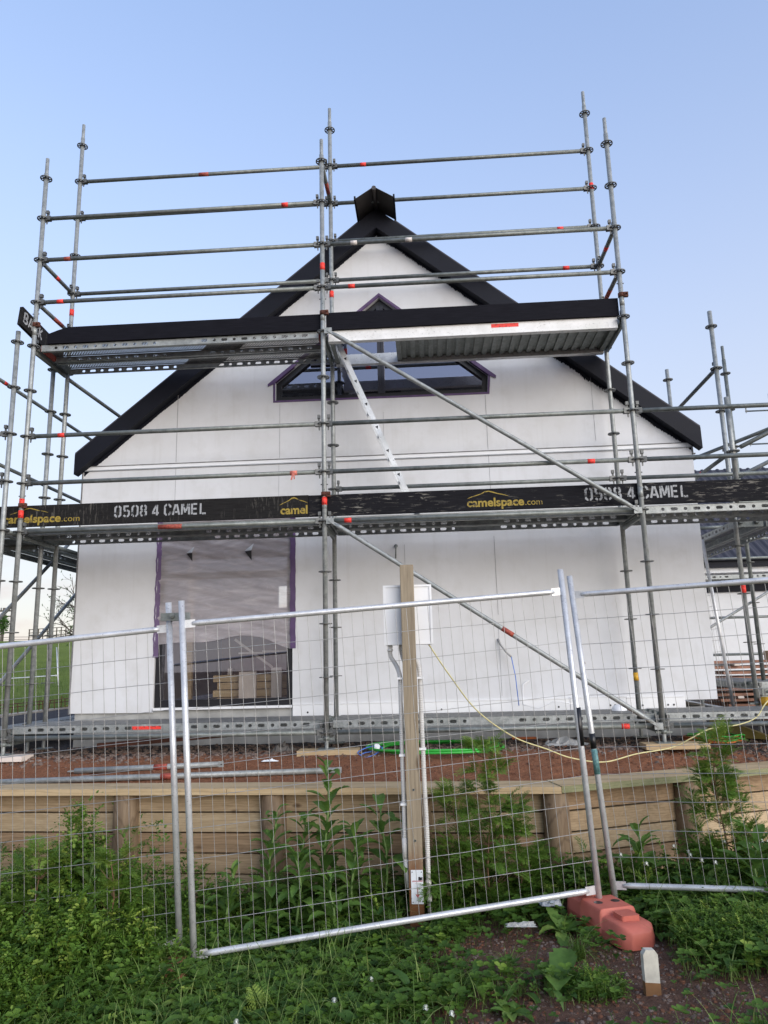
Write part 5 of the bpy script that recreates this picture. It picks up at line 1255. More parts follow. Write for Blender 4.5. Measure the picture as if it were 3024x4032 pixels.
def leafy_ball(name, label, c, rx_, rz_, n, mat, seed, size):
    g = np.random.default_rng(seed); d = g.normal(size=(n, 3)); d /= np.linalg.norm(d, axis=1)[:, None]; rr = g.uniform(.35, 1, n)[:, None]
    p = d * rr * np.array([rx_, rx_, rz_]) + np.array(c); mb = MB()
    for q in p:
        a = g.normal(size=3); a /= np.linalg.norm(a); b = np.cross(a, g.normal(size=3)); b /= np.linalg.norm(b)
        mb.add([q - a * size, q + b * size * .6, q + a * size, q - b * size * .6], [(0, 1, 2, 3)])
    return mb, n
ct = thing('tree', 'small dark conifer beside the far power pole', 'tree', (-38.0, 59, 3)); o = Vector((-38, 59, 3))
mb, _ = leafy_ball('crown', '', (-37.9, 59, 5.0), .62, .95, 420, FERN, 3, .12); mb.build('crown', FERN, ct, o)
MB().tube([(-37.9, 59, 2.8), (-37.9, 59, 4.8)], .09, 6).build('trunk', BARK, ct, o)
bt = thing('tree', 'bare-branched tree with a few tiny buds, rising left of the house', 'tree', (-11.9, 22, .6)); o = Vector((-11.9, 22, .6))
tr = MB(); br_ = MB(); g = random.Random(21); buds = MB()
def grow(p, d, L, r, dep):
    segs_ = 4; pts = [p]; q = p; dd = d
    for i in range(segs_):
        dd = (dd + Vector((g.gauss(0, .16), g.gauss(0, .16), g.gauss(.02, .13)))).normalized(); q = q + dd * L / segs_; pts.append(q)
    (tr if dep == 0 else br_).tube(pts, [r * (1 - .45 * i / segs_) for i in range(segs_ + 1)], 6 if dep < 2 else 4, False)
    if dep >= 5:
        for _ in range(2):
            c = q + Vector((g.gauss(0, .02), 0, g.gauss(0, .03))); buds.add([c + Vector((-.02, 0, 0)), c + Vector((0, .0, .045)), c + Vector((.02, 0, 0)), c - Vector((0, 0, .02))], [(0, 1, 2, 3)])
        return
    for i in range(3 if dep < 4 else 2):
        t = g.uniform(.35, 1); b = pts[min(segs_, int(t * segs_) + 0)]
        nd = (dd + Vector((g.gauss(-.12, .62), g.gauss(0, .5), g.gauss(.12, .45)))).normalized()
        grow(b, nd, L * g.uniform(.58, .80), r * .55, dep + 1)
grow(Vector((-12.2, 22, .5)), Vector((-.12, 0, 1)), 1.6, .13, 0)
for k_ in range(3): grow(Vector((-12.35, 22, 1.7 + .3 * k_)), Vector((-.75 + .2 * k_, .1, .45 + .2 * k_)).normalized(), 1.25, .055, 1)
tr.build('trunk', BARK, bt, o); br_.build('branches', BARK, bt, o); buds.build('buds', FERN, bt, o)
sh = MB().box((-33.9, 75, 1.5), (-31.9, 77, 4.1)).build('shed', WHITE, None, (-33, 76, 2)); tag(sh, 'pale shed roof just showing over the far left hilltop', 'shed')

# ------------------------------------------------------------------ vegetation
class Veg:
    """collects many transformed copies of small leaf templates into one mesh with a per-leaf tint"""
    def __init__(s): s.V = []; s.F3 = []; s.T = []; s.n = 0
    def put(s, tmpl, pos, rz, tilt, scale, tint, roll=None):
        V, F = tmpl; V = np.asarray(V, float); F = np.asarray(F, int); k_ = len(pos)
        if k_ == 0: return
        c, s_ = np.cos(rz), np.sin(rz); ct_, st = np.cos(tilt), np.sin(tilt); z0 = np.zeros(k_); z1 = np.ones(k_)
        Rz = np.stack([np.stack([c, -s_, z0], 1), np.stack([s_, c, z0], 1), np.stack([z0, z0, z1], 1)], 1)
        Ry = np.stack([np.stack([ct_, z0, st], 1), np.stack([z0, z1, z0], 1), np.stack([-st, z0, ct_], 1)], 1)
        M = Rz @ Ry
        P = np.einsum('kij,nj->kni', M, V) * scale[:, None, None] + pos[:, None, :]
        s.V.append(P.reshape(-1, 3)); s.T.append(np.repeat(tint, len(V)))
        off = s.n + np.arange(k_) * len(V); s.F3.append((F[None] + off[:, None, None]).reshape(-1, 3)); s.n += k_ * len(V)
    def build(s, name, mat, parent=None, origin=(0, 0, 0), smooth=False):
        V = np.concatenate(s.V) - np.array(origin); F = np.concatenate(s.F3); T = np.concatenate(s.T)
        me = bpy.data.meshes.new(name); me.vertices.add(len(V)); me.vertices.foreach_set('co', V.ravel())
        me.loops.add(len(F) * 3); me.loops.foreach_set('vertex_index', F.ravel().astype(np.int32))
        me.polygons.add(len(F)); me.polygons.foreach_set('loop_start', np.arange(0, len(F) * 3, 3, dtype=np.int32))
        me.polygons.foreach_set('loop_total', np.full(len(F), 3, dtype=np.int32))
        at = me.attributes.new('tint', 'FLOAT', 'POINT'); at.data.foreach_set('value', T.astype(np.float32))
        me.materials.append(mat); me.update(); me.validate()
        if smooth: me.polygons.foreach_set('use_smooth', [True] * len(me.polygons))
        return link(name, me, parent, (0, 0, 0) if parent else origin)
def tri(F): 
    out = []
    for f in F:
        for i in range(1, len(f) - 1): out.append((f[0], f[i], f[i+1]))
    return out
def leaflet(p, d, L, wd, V, F, up=Vector((0, 0, 1)), fold=.12):
    d = d.normalized(); s = d.cross(up); s = s.normalized() if s.length > 1e-4 else Vector((0, 1, 0)); u = s.cross(d)
    o = len(V); q = lambda a, b, c: p + d * (a * L) + s * (b * wd) + u * (c * wd)
    V += [q(0, 0, 0), q(.35, .45, .12), q(.8, .42, .08), q(1, 0, -.05), q(.8, -.42, .08), q(.35, -.45, .12), q(.5, 0, -fold)]
    F += [(o, o+1, o+6), (o+1, o+2, o+6), (o+2, o+3, o+6), (o+3, o+4, o+6), (o+4, o+5, o+6), (o+5, o, o+6)]
def strip(pts, ws, V, F, side=None):
    o = len(V); n = len(pts)
    for i, p in enumerate(pts):
        d = (pts[min(i+1, n-1)] - pts[max(i-1, 0)]).normalized(); s = side or d.cross(Vector((0.3, 1, .1))).normalized()
        V.append(p - s * ws[i] / 2); V.append(p + s * ws[i] / 2)
    for i in range(n - 1): F += [(o+2*i, o+2*i+1, o+2*i+3), (o+2*i, o+2*i+3, o+2*i+2)]
def arr(V, F): return np.array([tuple(v) for v in V]), np.array(F)
def t_pinnate(np_=7, L=.13, ll=.028, lw=.011, bend=.5, seed=0):      # vetch leaf, arching
    g = random.Random(seed); V = []; F = []; pts = []
    for i in range(np_ + 2):
        t = i / (np_ + 1); a = bend * t * t; pts.append(Vector((L * math.sin(.5 + a) * t, 0, L * math.cos(.5 + a) * t)))
    strip(pts, [.0022] * len(pts), V, F, Vector((0, 1, 0)))
    for i in range(1, np_ + 1):
        d = (pts[i+1] - pts[i-1]).normalized(); sc_ = 1 - .35 * abs(i / np_ - .5)
        for sg_ in (-1, 1):
            if g.random() < .14: continue
            leaflet(pts[i] + d * g.uniform(-.006, .006), d * g.uniform(.1, .9) + Vector((g.uniform(-.2, .2), sg_, g.uniform(-.2, .6))), ll * sc_ * g.uniform(.7, 1.2), lw * sc_ * g.uniform(.75, 1.2), V, F, up=(Vector((g.uniform(-.3, .3), -sg_ * .2, 1))))
    leaflet(pts[-1], (pts[-1] - pts[-2]), ll * .8, lw, V, F)
    return arr(V, F)
def t_clover(h=.07, L=.026):
    V = []; F = []; strip([Vector((0, 0, 0)), Vector((.008, 0, h * .5)), Vector((.02, 0, h))], [.002, .002, .0015], V, F, Vector((0, 1, 0)))
    for k_ in range(3):
        a = k_ * 2.094 + .3; leaflet(Vector((.02, 0, h)), Vector((math.cos(a), math.sin(a), .25)), L, L * .95, V, F, fold=.16)
    return arr(V, F)
def t_blade(h=.25, w_=.006, bend=1.0, seed=0):
    V = []; F = []; pts = []; n = 6
    for i in range(n + 1):
        t = i / n; a = bend * t; pts.append(Vector((h * (1 - math.cos(a)) / max(bend, .01) if bend > .01 else 0, 0, h * math.sin(a) / max(bend, .01))))
    strip(pts, [w_ * (1 - (i / n) ** 1.6) + .0006 for i in range(n + 1)], V, F, Vector((0, 1, 0)))
    return arr(V, F)
def t_broad(L=.2, w_=.055, bend=.9, wave=.14, lobes=5, seed=0, erect=1.15):
    g = random.Random(seed); V = []; F = []; n = 12; m_ = 4
    x = z = 0; a = erect
    rows = []
    for i in range(n + 1):
        t = i / n; wd = w_ * (math.sin(math.pi * min(1, t * .93 + .05)) ** .75) * (.35 + .65 * min(1, t * 2.4)); wd *= 1 + wave * math.sin(t * lobes * 6.28 + seed)
        for j in range(-m_ // 2, m_ // 2 + 1):
            f = j / (m_ / 2); V.append(Vector((x, f * wd, z + abs(f) * wd * .38 + (wave * .18 * wd * math.sin(t * lobes * 9 + f * 3 + seed) if abs(f) == 1 else 0))))
        x += L / n * math.cos(a); z += L / n * math.sin(a); a -= bend * 1.4 / n
    for i in range(n):
        for j in range(m_):
            p = i * (m_ + 1) + j; F += [(p, p + 1, p + m_ + 2), (p, p + m_ + 2, p + m_ + 1)]
    return arr(V, F)
def t_fern(L=.16, seed=0, dens=6):
    g = random.Random(seed); V = []; F = []; pts = []
    for i in range(9):
        t = i / 8; a = 1.1 - .9 * t; pts.append((pts[-1] + Vector((math.cos(a), 0, math.sin(a))) * L / 8) if pts else Vector((0, 0, 0)))
    strip(pts, [.0026, .0024, .0022, .002, .0018, .0016, .0014, .0012, .001], V, F, Vector((0, 1, 0)))
    for i in range(2, 9):
        d = (pts[i] - pts[i-1]).normalized(); Lp = L * .42 * (1 - (i - 2) / 8) + .012
        for sg_ in (-1, 1):
            pd = (d * .55 + Vector((0, sg_, g.uniform(-.15, .2)))).normalized(); n = dens
            strip([pts[i], pts[i] + pd * Lp], [.0012, .0008], V, F, pd.cross(Vector((0, 0, 1))).normalized())
            for k_ in range(1, n + 1):
                b = pts[i] + pd * Lp * k_ / n; l = Lp * .30 * (1.15 - k_ / n) + .005
                for s2 in (-1, 1):
                    dd = (pd * .7 + d * s2 + Vector((0, 0, g.uniform(-.25, .25)))).normalized(); sd_ = dd.cross(Vector((0, 0, 1))).normalized() * l * .22
                    o = len(V); V += [b, b + dd * l * .55 + sd_, b + dd * l, b + dd * l * .55 - sd_]; F += [(o, o+1, o+2), (o, o+2, o+3)]
    return arr(V, F)
PIN = [t_pinnate(6, .12, .034, .017, .6, 1), t_pinnate(5, .10, .030, .016, 1.1, 2), t_pinnate(7, .15, .034, .017, .2, 3), t_pinnate(4, .07, .030, .019, .9, 4), t_pinnate(6, .13, .026, .020, 1.4, 5), t_pinnate(3, .06, .036, .022, .4, 6)]
CLO = [t_clover(.06, .026), t_clover(.09, .032), t_clover(.04, .022)]
BLD = [t_blade(.22, .006, 1.0), t_blade(.30, .006, 1.7), t_blade(.16, .005, .5), t_blade(.36, .007, 2.2), t_blade(.12, .004, .9)]
BRD = [t_broad(.16, .034, 1.0, .12, 5, 1), t_broad(.24, .030, 1.3, .08, 4, 2), t_broad(.12, .034, .7, .16, 5, 3)]
FRN = [t_fern(.16, 1), t_fern(.12, 2, 5), t_fern(.20, 3)]
U = rng.uniform
def lz(x, y): return np.array([low_z(a, b) for a, b in zip(x, y)])
# how tall and how dense the cover is: high on the left and against the wall, thin where the soil is bare at the right
def bare(x, y):
    b = np.exp(-(((x - 1.42) / .42) ** 2 + ((y + 2.42) / .42) ** 2)) + np.exp(-(((x - 1.95) / .80) ** 2 + ((y + 3.34) / .24) ** 2)) * .8
    b += .9 * np.exp(-(((x - 1.95) / .25) ** 2 + ((y + 2.85) / .22) ** 2)) + .7 * np.exp(-(((x - 2.5) / .4) ** 2 + ((y + 3.1) / .16) ** 2))
    b += .8 * np.exp(-(((x - 1.3) / .35) ** 2 + ((y + 3.3) / .22) ** 2)) + .9 * np.exp(-(((x - 2.13) / .16) ** 2 + ((y + 2.62) / .2) ** 2))
    return np.clip(b * 1.5, 0, 1)
def height(x, y):
    left = 1 / (1 + np.exp((x + .75) * 5)); wallp = np.exp(-((y + 1.45) / .35) ** 2)
    bump_ = .5 + .5 * np.sin(x * 5.1 + 1.3 * np.sin(y * 4)) * np.cos(y * 3.7 + x)
    right = np.exp(-((x - 2.95) / .4) ** 2) * .16
    h = .05 + left * (.20 + .40 * bump_ * (y > -2.9)) * np.clip((y + 3.6) / .8, .15, 1) + wallp * (.12 + .12 * bump_) + right * .35
    near = np.exp(-(((x - 2.0) / .42) ** 2 + ((y + 2.35) / .45) ** 2)) * .8
    rail = ((x > -.35) & (x < 2.0) & (np.abs(y + 2.42 - .158 * (x + .45)) < .30)) * .55
    return h * (1 - .75 * bare(x, y)) * (1 - np.maximum(near, rail))
def near(x, y): return np.clip(np.exp(-(((x - 2.0) / .42) ** 2 + ((y + 2.45) / .50) ** 2)) * 1.1 + bare(x, y), 0, 1)
def sample(n, x0=-3.2, x1=4.2, y0=-3.75, y1=-1.32, keep=lambda x, y: np.ones_like(x)):
    x = U(x0, x1, n); y = U(y0, y1, n); wy = np.array([wall_y(a) for a in x]) - .02
    k_ = (y < wy) & (U(0, 1, n) < keep(x, y)) & ~((np.abs(x - .835) < .10) & (y > -2.12) & (y < -1.66))
    # keep clear of the moulded block and the stake
    c, s_ = math.cos(R(-72)), math.sin(R(-72)); dx, dy = x - 2.005, y + 2.12; a = dx * c + dy * s_; b = -dx * s_ + dy * c
    k_ &= ~((np.abs(a) < .385) & (np.abs(b) < .15)); k_ &= ~((np.abs(x - 2.005) < .07) & (y < -2.98) & (y > -3.35)) & ~((np.abs(x - 1.5) < .16) & (np.abs(y + 3.42) < .16))
    k_ &= ~((np.abs(x - 2.008) < .05) & (y > -3.06) & (y < -2.98))
    return x[k_], y[k_]
dens = lambda x, y: 1 - np.clip(bare(x, y) ** .5, 0, 1) * .97
def tints(n, lo=.15, hi=.75): return np.clip(rng.normal((lo + hi) / 2, (hi - lo) / 2.4, n) + .25 * (U(0, 1, n) > .9), 0, 1)
v = Veg()                                               # low clover carpet
x, y = sample(30000, keep=dens); h = height(x, y)
for i, t in enumerate(CLO):
    m_ = (np.arange(len(x)) % 3) == i; n = m_.sum()
    z = lz(x[m_], y[m_]) + U(-.02, 1, n) ** 1.0 * np.clip(h[m_] - .05, 0, .35) * U(.2, 1, n)
    v.put(t, np.stack([x[m_], y[m_], z], 1), U(0, 6.28, n), U(-.35, .35, n), U(.7, 1.35, n), tints(n, .05, .5))
tag(v.build('clover', LEAF), kind='stuff')
v = Veg()
x, y = sample(10500, keep=lambda x, y: dens(x, y) * np.clip(.25 + (x < -.2) * .9 + (x > 2.2) * .5, 0, 1)); h = height(x, y)
for i, t in enumerate(PIN):
    m_ = (np.arange(len(x)) % 6) == i; n = m_.sum(); hh = h[m_]; f = U(0, 1, n) ** .7
    z = lz(x[m_], y[m_]) + f * hh * .95
    v.put(t, np.stack([x[m_], y[m_], z], 1), U(0, 6.28, n), U(-.5, .9, n), U(.6, 1.15, n) * (1 - .6 * near(x[m_], y[m_])), np.clip(tints(n, .1, .6) + f * .22 * (U(0, 1, n) > .45), 0, 1))
tag(v.build('vetch', LEAF), kind='stuff')
v = Veg()
x, y = sample(24000, keep=lambda x, y: (1 - bare(x, y) * .96) * np.clip(.5 + .5 * np.sin(x * 3 + 2) * np.sin(y * 4) + (y < -2.6) * .35, .12, 1)); h = height(x, y)
for i, t in enumerate(BLD):
    m_ = (np.arange(len(x)) % 5) == i; n = m_.sum()
    v.put(t, np.stack([x[m_], y[m_], lz(x[m_], y[m_]) + h[m_] * .25], 1), U(0, 6.28, n), U(-.25, .45, n), U(.45, .95, n) * (1 + h[m_] * .8) * (1 - .5 * near(x[m_], y[m_])), tints(n, .15, .9))
x, y = sample(5200, y0=-3.75, y1=-2.1, keep=lambda x, y: (1 - bare(x, y)) * np.clip(.15 + .85 * (x < .7) * (.5 + .5 * np.sin(x * 4.3 + 1) * np.cos(y * 5.1)) + .4 * (x > 2.1), 0, 1)); h = height(x, y)
for i, t in enumerate([t_blade(.34, .007, 1.5), t_blade(.42, .0075, 2.3), t_blade(.28, .009, .8), t_blade(.38, .006, 1.1)]):
    m_ = (np.arange(len(x)) % 4) == i; n = m_.sum()
    v.put(t, np.stack([x[m_], y[m_], lz(x[m_], y[m_])], 1), U(0, 6.28, n), U(-.15, .5, n), U(.5, .95, n) + h[m_] * .5, tints(n, .35, 1.0))
tag(v.build('grass', GRASS), kind='stuff')
v = Veg()
x, y = sample(4200, keep=lambda x, y: dens(x, y) * np.clip((x > -.6) * .75 + .2 + (y > -2) * .4, 0, 1)); h = height(x, y)
for i, t in enumerate(BRD):
    m_ = (np.arange(len(x)) % 3) == i; n = m_.sum()
    v.put(t, np.stack([x[m_], y[m_], lz(x[m_], y[m_]) + h[m_] * .3], 1), U(0, 6.28, n), U(-.3, .7, n), U(.5, 1.15, n) * (1 - .5 * near(x[m_], y[m_])), tints(n, .1, .75))
tag(v.build('broadleaf_weeds', DOCK, smooth=True), kind='stuff')
v = Veg()
x, y = sample(900, keep=lambda x, y: dens(x, y) * np.clip((x > -1.3) * .5 + (y > -1.9) * .6, 0, 1)); h = height(x, y)
for i, t in enumerate(FRN):
    m_ = (np.arange(len(x)) % 3) == i; n = m_.sum()
    v.put(t, np.stack([x[m_], y[m_], lz(x[m_], y[m_]) + h[m_] * U(.1, .9, n)], 1), U(0, 6.28, n), U(-.4, .7, n), U(.6, 1.2, n) * (1 - .6 * near(x[m_], y[m_])), tints(n, .1, .7))
tag(v.build('feathery_weeds', FERN), kind='stuff')
# pasture tufts on the near part of the field
v = Veg(); n = 9000; x = U(-16, -7.2, n); y = 3 + U(0, 1, n) ** 1.6 * 30; z = np.array([hill(a, b) for a, b in zip(x, y)])
for i, t in enumerate(BLD):
    m_ = (np.arange(n) % 5) == i; k_ = m_.sum(); v.put(t, np.stack([x[m_], y[m_], z[m_]], 1), U(0, 6.28, k_), U(-.3, .5, k_), U(.6, 1.3, k_), tints(k_, .2, .9))
tag(v.build('pasture_grass', GRASS), kind='stuff')

# ---- individual plants
def plant(name, label, x, y, mats_veg, cat='weed', group=None, z=None):
    z = low_z(x, y) if z is None else z
    return thing(name, label, cat, (x, y, z), group), Vector((x, y, z))
def dock(label, x, y, H_, seed, n=26, Ls=(.12, .26), lean=.03, group='tall broad-leaved weeds', wmul=1.0):
    H_ += .10 if H_ > .4 else .04
    t, o = plant('dock_plant', label, x, y, None, group=group); g = random.Random(seed)
    tops = [Vector((x + lean * math.sin(k_ * .8 + seed) * k_ / 8, y + .01 * k_, o.z + H_ * k_ / 8)) for k_ in range(9)]
    MB().tube(tops, [.011 * (1 - .06 * k_) for k_ in range(9)], 8).build('stem', flat('green_stem', (.10, .17, .04), .6, 0, .15, 20), t, o)
    v = Veg()
    for k_ in range(n):
        f = (k_ + .5) / n; p = tops[int(f * 8)].lerp(tops[min(8, int(f * 8) + 1)], f * 8 % 1); L = Ls[1] * (1 - f) + Ls[0] * f
        L *= g.uniform(.75, 1.15); L *= 1.3; tp_ = t_broad(L, L * .19 * wmul, g.uniform(.4, 1.3), .16, 6, k_, erect=g.uniform(.35, .9) + f * .45)
        v.put(tp_, np.array([tuple(p)]), np.array([k_ * 2.4 + g.uniform(-.3, .3)]), np.array([g.uniform(-.1, .1)]), np.array([1.0]), np.array([g.uniform(.1, .6) + .2 * f]))
    v.build('leaves', DOCK, t, o, smooth=True); return t
dock('tallest broad-leaved weed, its tip rising above the wall cap left of the timber post', .20, -1.60, .93, 3, 34, (.10, .26), wmul=1.15)
dock('broad-leaved weed just left of the timber post, below cap height', .62, -1.62, .60, 5, 20, (.16, .24), wmul=1.1)
dock('broad-leaved weed in front of the second wall post', -.16, -1.72, .66, 8, 30, (.10, .24))
dock('slender weed between the two left fence posts and the wall', -.42, -1.85, .40, 9, 22, (.08, .22))
dock('leafy weed low in front of the tallest one', .30, -2.0, .34, 12, 20, (.10, .22))
dock('leafy weed at the right edge inside the fence', 2.98, -2.02, .34, 14, 18, (.14, .26), wmul=1.3)
dock('upright weed between the right panel and the retaining wall', 2.36, -1.60, .36, 15, 22, (.12, .26), wmul=.8)
dock('broad-leaved weed crowding the left of the tallest one', .02, -1.56, .58, 21, 30, (.10, .22))
dock('broad-leaved weed crowding the right of the tallest one', .40, -1.72, .50, 22, 26, (.10, .22))
dock('low broad-leaved weed in front of the crowded ones, well left of the timber post', .06, -1.92, .42, 23, 26, (.10, .20))
def rosette_plant(label, x, y, n, L, seed, wmul=1.0, group='ground-hugging leaf rosettes'):
    t, o = plant('leaf_rosette', label, x, y, None, group=group); g = random.Random(seed); v = Veg()
    for k_ in range(n):
        l = L * g.uniform(.7, 1.1); tp_ = t_broad(l, l * .21 * wmul, g.uniform(.5, 1.5), .15, 5, k_, erect=g.uniform(.25, 1.1))
        v.put(tp_, np.array([tuple(o)]), np.array([k_ * 2.4 + g.uniform(-.3, .3)]), np.zeros(1), np.ones(1), np.array([g.uniform(.35, .95)]))
    v.build('leaves', DOCK, t, o, smooth=True); return t
rosette_plant('large pale green leaf rosette on the bare soil left of the white stake', 1.585, -2.86, 8, .23, 1, 1.5)
rosette_plant('small leaf rosette on the soil below the bare patch', 1.30, -3.12, 9, .14, 2)
rosette_plant('drooping leaf rosette at the left side of the red block', 1.72, -2.16, 10, .22, 4, .9)
rosette_plant('leaf rosette at the right side of the red block', 2.42, -2.25, 9, .20, 5, 1.1)
rosette_plant('leafy rosette behind the left end of the bottom rail', 1.02, -2.05, 9, .18, 6)
rosette_plant('bright leaf rosette at the right edge below the fence rail', 2.86, -2.30, 10, .24, 7, 1.2)
def tuft(label, x, y, n, L, seed):
    t, o = plant('grass_tuft', label, x, y, None, 'grass tuft', 'grass tufts on the bare soil'); g = np.random.default_rng(seed); v = Veg()
    for i, tp_ in enumerate(BLD):
        k_ = n // 5; v.put(tp_, np.array(tuple(o))[None] + np.stack([g.normal(0, .018, k_), g.normal(0, .018, k_), np.zeros(k_)], 1), g.uniform(0, 6.28, k_), g.uniform(-.1, .75, k_), g.uniform(.6, 1.1, k_) * L, g.uniform(.2, .9, k_))
    v.build('blades', GRASS, t, o); return t
tuft('spiky grass tuft on the bare soil near the middle of the bare patch', 1.34, -2.66, 90, .75, 1)
tuft('spiky grass tuft close to the front of the red block on its left', 1.74, -2.52, 110, .85, 2)
tuft('grass tuft at the left edge of the bare soil', 1.06, -2.72, 90, .7, 3)
tuft('small grass tuft on the soil just left of the pale rosette', 1.36, -2.93, 50, .5, 4)
def carrot(label, x, y, H_, seed, n=46, spread=.16, name='feathery_weed', dark=False):
    H_ += .12
    t, o = plant(name, label, x, y, None, group='tall feathery weeds'); g = random.Random(seed); st = MB(); v = Veg()
    main = [Vector((x + .02 * math.sin(k_ + seed), y, o.z + H_ * k_ / 8)) for k_ in range(9)]
    st.tube(main, [.007 * (1 - .08 * k_) for k_ in range(9)], 6)
    for k_ in range(n):
        f = g.uniform(.08, 1); p = main[int(f * 7.99)]; a = g.uniform(0, 6.28); l = spread * (1.15 - f * .8) * g.uniform(.5, 1.2)
        q = p + Vector((math.cos(a) * l, math.sin(a) * l * .7, l * g.uniform(.3, .9)))
        st.tube([p, p.lerp(q, .5) + Vector((0, 0, -.01)), q], [.003, .0022, .0015], 4, False)
        k2 = 5
        v.put(FRN[k_ % 3], np.array([tuple(q)] * k2), np.array([a + g.uniform(-.9, .9) for _ in range(k2)]), np.array([g.uniform(-.5, .8) for _ in range(k2)]), np.array([g.uniform(.7, 1.2) * (1 - .3 * f) for _ in range(k2)]), np.array([g.uniform(.2, .7) + .3 * f for _ in range(k2)]))
    st.build('stems', DRYST, t, o); v.build('leaves', FERN, t, o); return t
carrot('tall feathery weed standing above the wall cap, right of the timber post', 1.34, -1.66, 1.02, 3, 62, .19)
carrot('feathery weed left beside the tall one, close to the right conduit', 1.12, -1.62, .72, 4, 36, .13)
carrot('feathery weed leaning right of the tall one', 1.54, -1.60, .58, 5, 26, .12)
carrot('bushy feathery weed against the wall near the right edge', 2.98, -1.45, .90, 6, 70, .17)
carrot('wispy feathery weed at the far left before the wall boards', -2.05, -2.0, .62, 7, 22, .12)
carrot('feathery weed mixed in the vetch left of the fence posts', -1.02, -2.30, .62, 9, 34, .14)
# tall leafy vetch bushes at the left
def bush(label, x, y, H_, rx_, seed, n):
    H_ += .09 if H_ > .25 else 0
    t, o = plant('vetch_bush', label, x, y, None, 'bush', 'vetch bushes at the left'); g = np.random.default_rng(seed); v = Veg(); st = MB()
    for i, tp_ in enumerate(PIN):
        k_ = n // 6 + n // 14; a = g.uniform(0, 6.28, k_); r_ = rx_ * np.sqrt(g.uniform(0, 1, k_)); f = g.uniform(0, 1, k_) ** .75
        top = H_ * (1 - .55 * (r_ / rx_) ** 2) * (1 + .15 * np.sin(a * 3 + seed))
        v.put(tp_, np.stack([o.x + r_ * np.cos(a), o.y + r_ * np.sin(a) * .8, o.z + f * top], 1), g.uniform(0, 6.28, k_), g.uniform(-.4, 1.0, k_), g.uniform(.6, 1.15, k_) * min(1, .3 + H_ * 1.2), np.clip(g.normal(.33, .16, k_) + (f > .8) * g.uniform(0, .5, k_), 0, 1))
    for k_ in range(14):
        a = random.Random(seed * 31 + k_); p = Vector((o.x + a.uniform(-rx_, rx_) * .6, o.y + a.uniform(-rx_, rx_) * .5, o.z)); st.tube([p, p + Vector((a.uniform(-.06, .06), 0, H_ * .45)), p + Vector((a.uniform(-.12, .12), 0, H_ * .8))], [.004, .003, .002], 4, False)
    st.build('stems', flat('pale_green_stem', (.14, .20, .06), .6), t, o); v.build('leaves', LEAF, t, o); return t
bush('tall vetch bush before the first wall post, brightest tips', -1.36, -2.02, .82, .22, 1, 1100)
bush('slimmer vetch bush left of the tallest one, leaning over it', -1.66, -2.12, .60, .24, 8, 900)
bush('vetch bush at the left frame edge', -2.06, -2.30, .62, .32, 2, 1300)
bush('ragged vetch bush just inside the left frame edge, before the tall ones', -1.74, -2.52, .50, .28, 9, 1100)
bush('lower vetch bush in front, left of the fence posts', -1.16, -2.56, .46, .28, 3, 1100)
bush('small vetch bush between the low front one and the fence posts', -.86, -2.46, .34, .20, 10, 600)
bush('vetch bush between the tall one and the fence posts', -1.02, -2.12, .54, .20, 4, 700)
dock('broad-leaved weed rising out of the vetch left of the fence posts', -1.16, -2.30, .56, 31, 22, (.12, .26))
dock('broad-leaved weed rising out of the vetch near the left frame edge', -1.86, -2.40, .58, 32, 22, (.12, .26))
carrot('feathery weed standing out of the vetch before the first wall post', -1.50, -2.30, .70, 33, 34, .14)
bush('low vetch bush at the lower left corner', -1.42, -2.95, .30, .34, 5, 1100)
bush('vetch clump spreading right of the white stake', 2.62, -2.55, .17, .36, 6, 1300)
bush('vetch clump between the pale rosette and the stake', 1.74, -2.96, .09, .15, 7, 420)
# white clover flowers
fb = MB(); g = random.Random(8)
fl_me = None
for k_ in range(60):
    a = g.uniform(0, 6.28); e = g.uniform(-.9, 1.5); d = Vector((math.cos(a) * math.cos(e), math.sin(a) * math.cos(e), math.sin(e))); s_ = d.cross(Vector((.1, .2, 1))).normalized() * .0022
    fb.add([d * .003, d * .009 + s_, d * .0145, d * .009 - s_], [(0, 1, 2, 3)])
fb.add([(.006 * math.cos(i) , .006 * math.sin(i), .0) for i in range(6)] + [(0, 0, .010)], [(i, (i+1) % 6, 6) for i in range(6)])
FLM = bpy.data.meshes.new('blossom'); FLM.from_pydata(fb.v, [], fb.f); FLM.materials.append(PETAL)
stm = MB().tube([(0, 0, 0), (.006, 0, .5), (0, 0, 1.0)], .0016, 5).v; 
SM = bpy.data.meshes.new('flower_stem'); _m = MB().tube([(0, 0, 0), (.006, 0, .5), (0, 0, 1.0)], .0014, 5, False); SM.from_pydata(_m.v, [], _m.f); SM.materials.append(FIELD)
spots = [(2.22, -1.65), (2.33, -1.52), (2.62, -1.50), (2.70, -1.55), (2.69, -1.62), (2.95, -1.55), (3.18, -1.60), (3.25, -1.52), (3.22, -1.70), (2.30, -1.98), (2.64, -1.99), (2.72, -2.0), (2.98, -1.95), (3.15, -1.92),
         (3.3, -1.9), (3.36, -1.95), (3.4, -1.88), (3.32, -1.45), (3.05, -1.7), (.62, -2.92), (.45, -3.08), (.32, -2.95), (.90, -3.2), (.66, -3.35), (-.35, -2.85), (-.6, -2.6), (.02, -3.3), (1.02, -3.3)]
for i, (x, y) in enumerate(spots):
    z = low_z(x, y); hh = (.28 if x > 2 else .10) + g.uniform(-.04, .05)
    grp = 'white clover flowers'; lb = 'white clover flower head among the grass behind the right fence panel' if x > 2 else 'white clover flower head in the low clover along the bottom of the photo'
    t = thing('clover_flower', lb, 'flower', (x, y, z), grp); s_ = link('stem', SM, t); s_.scale = (1, 1, hh); link('blossom', FLM, t, (0, 0, hh)).scale = (1.15,) * 3
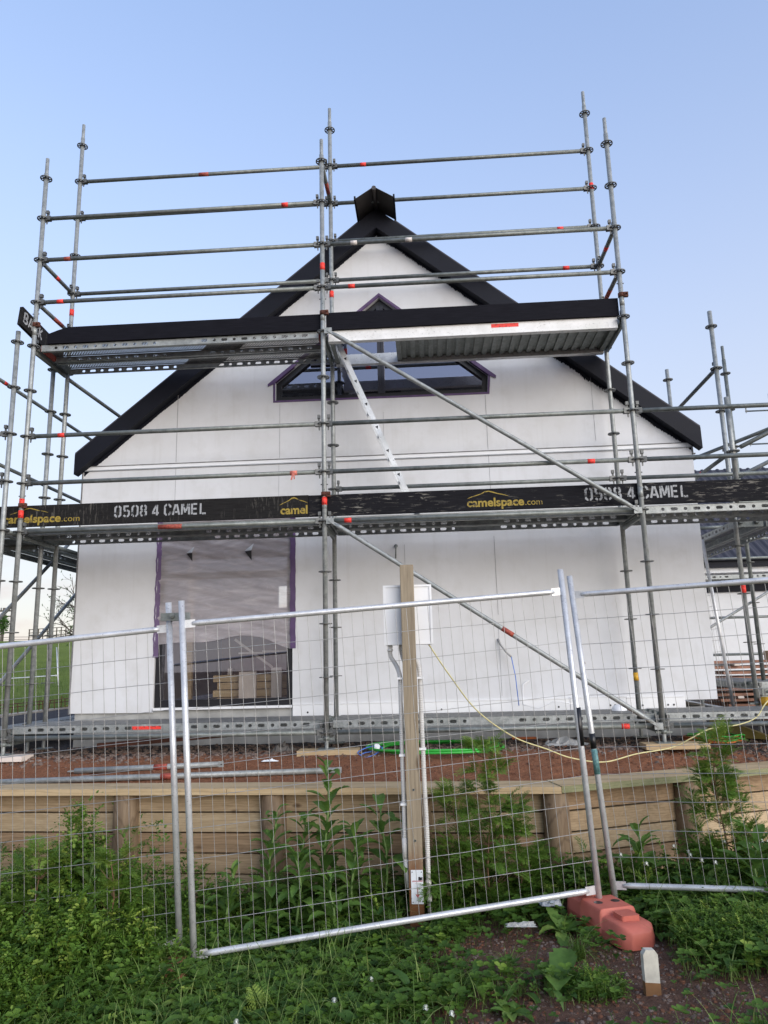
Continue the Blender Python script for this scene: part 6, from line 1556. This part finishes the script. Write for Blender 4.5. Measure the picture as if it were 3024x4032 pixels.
# gravel
gm = MB(); g = random.Random(6)
def stone(mb, x, y, z, r):
    vs = []; 
    for a, b, c in ((-1,-1,-.5),(1,-1,-.5),(1,1,-.5),(-1,1,-.5),(-.6,-.6,.5),(.7,-.6,.45),(.6,.6,.5),(-.7,.6,.4),(0,-1.2,0),(0,1.2,0),(1.2,0,0),(-1.2,0,0)):
        vs.append((a * r * g.uniform(.6, 1), b * r * g.uniform(.6, 1), c * r * g.uniform(.6, 1.2)))
    an = g.uniform(0, 6.28); c_, s_ = math.cos(an), math.sin(an)
    P_ = [(x + a * c_ - b * s_, y + a * s_ + b * c_, z + c) for a, b, c in vs]
    mb.add(P_, [(0,8,4),(4,8,5),(5,8,1),(1,10,5),(5,10,6),(6,10,2),(2,9,6),(6,9,7),(7,9,3),(3,11,7),(7,11,4),(4,11,0),(4,5,6),(4,6,7)], False)
for _ in range(5200):
    x, y = g.uniform(.7, 3.2), g.uniform(-3.7, -2.0)
    if float(bare(np.array([x]), np.array([y]))[0]) < g.uniform(.1, .8): continue
    stone(gm, x, y, low_z(x, y) + .001, g.choice((.002, .003, .003, .003, .004, .004, .005, .006, .008, .013)) * g.uniform(.7, 1.2))
tag(gm.build('gravel', STONE), kind='stuff')
gm = MB()
for _ in range(5200):
    x = g.uniform(-3.6, 4.6); y = g.choice((g.uniform(-.2, .9), g.gauss(.35, .22)))
    if y > .97: continue
    stone(gm, x, y, site_z(x, y) + .002, g.choice((.006, .008, .012, .018, .026)) * g.uniform(.6, 1.2))
for _ in range(900):
    x = g.uniform(-3.4, 4.2); y = g.uniform(wall_y(x) + .3, 0); stone(gm, x, y, site_z(x, y), g.choice((.003, .004, .006)))
tag(gm.build('site_gravel', STONE), kind='stuff')
gm = MB()
for _ in range(2600):
    x = g.uniform(-3.6, 4.6); y = g.uniform(wall_y(x) + .28, .35); stone(gm, x, y, site_z(x, y), g.choice((.004, .006, .008, .012, .018)))
for _ in range(1600):
    x, y = g.uniform(.7, 3.2), g.uniform(-3.7, -2.0); stone(gm, x, y, low_z(x, y), g.choice((.004, .006, .010, .015)))
tag(gm.build('soil_clods', CLOD), kind='stuff')
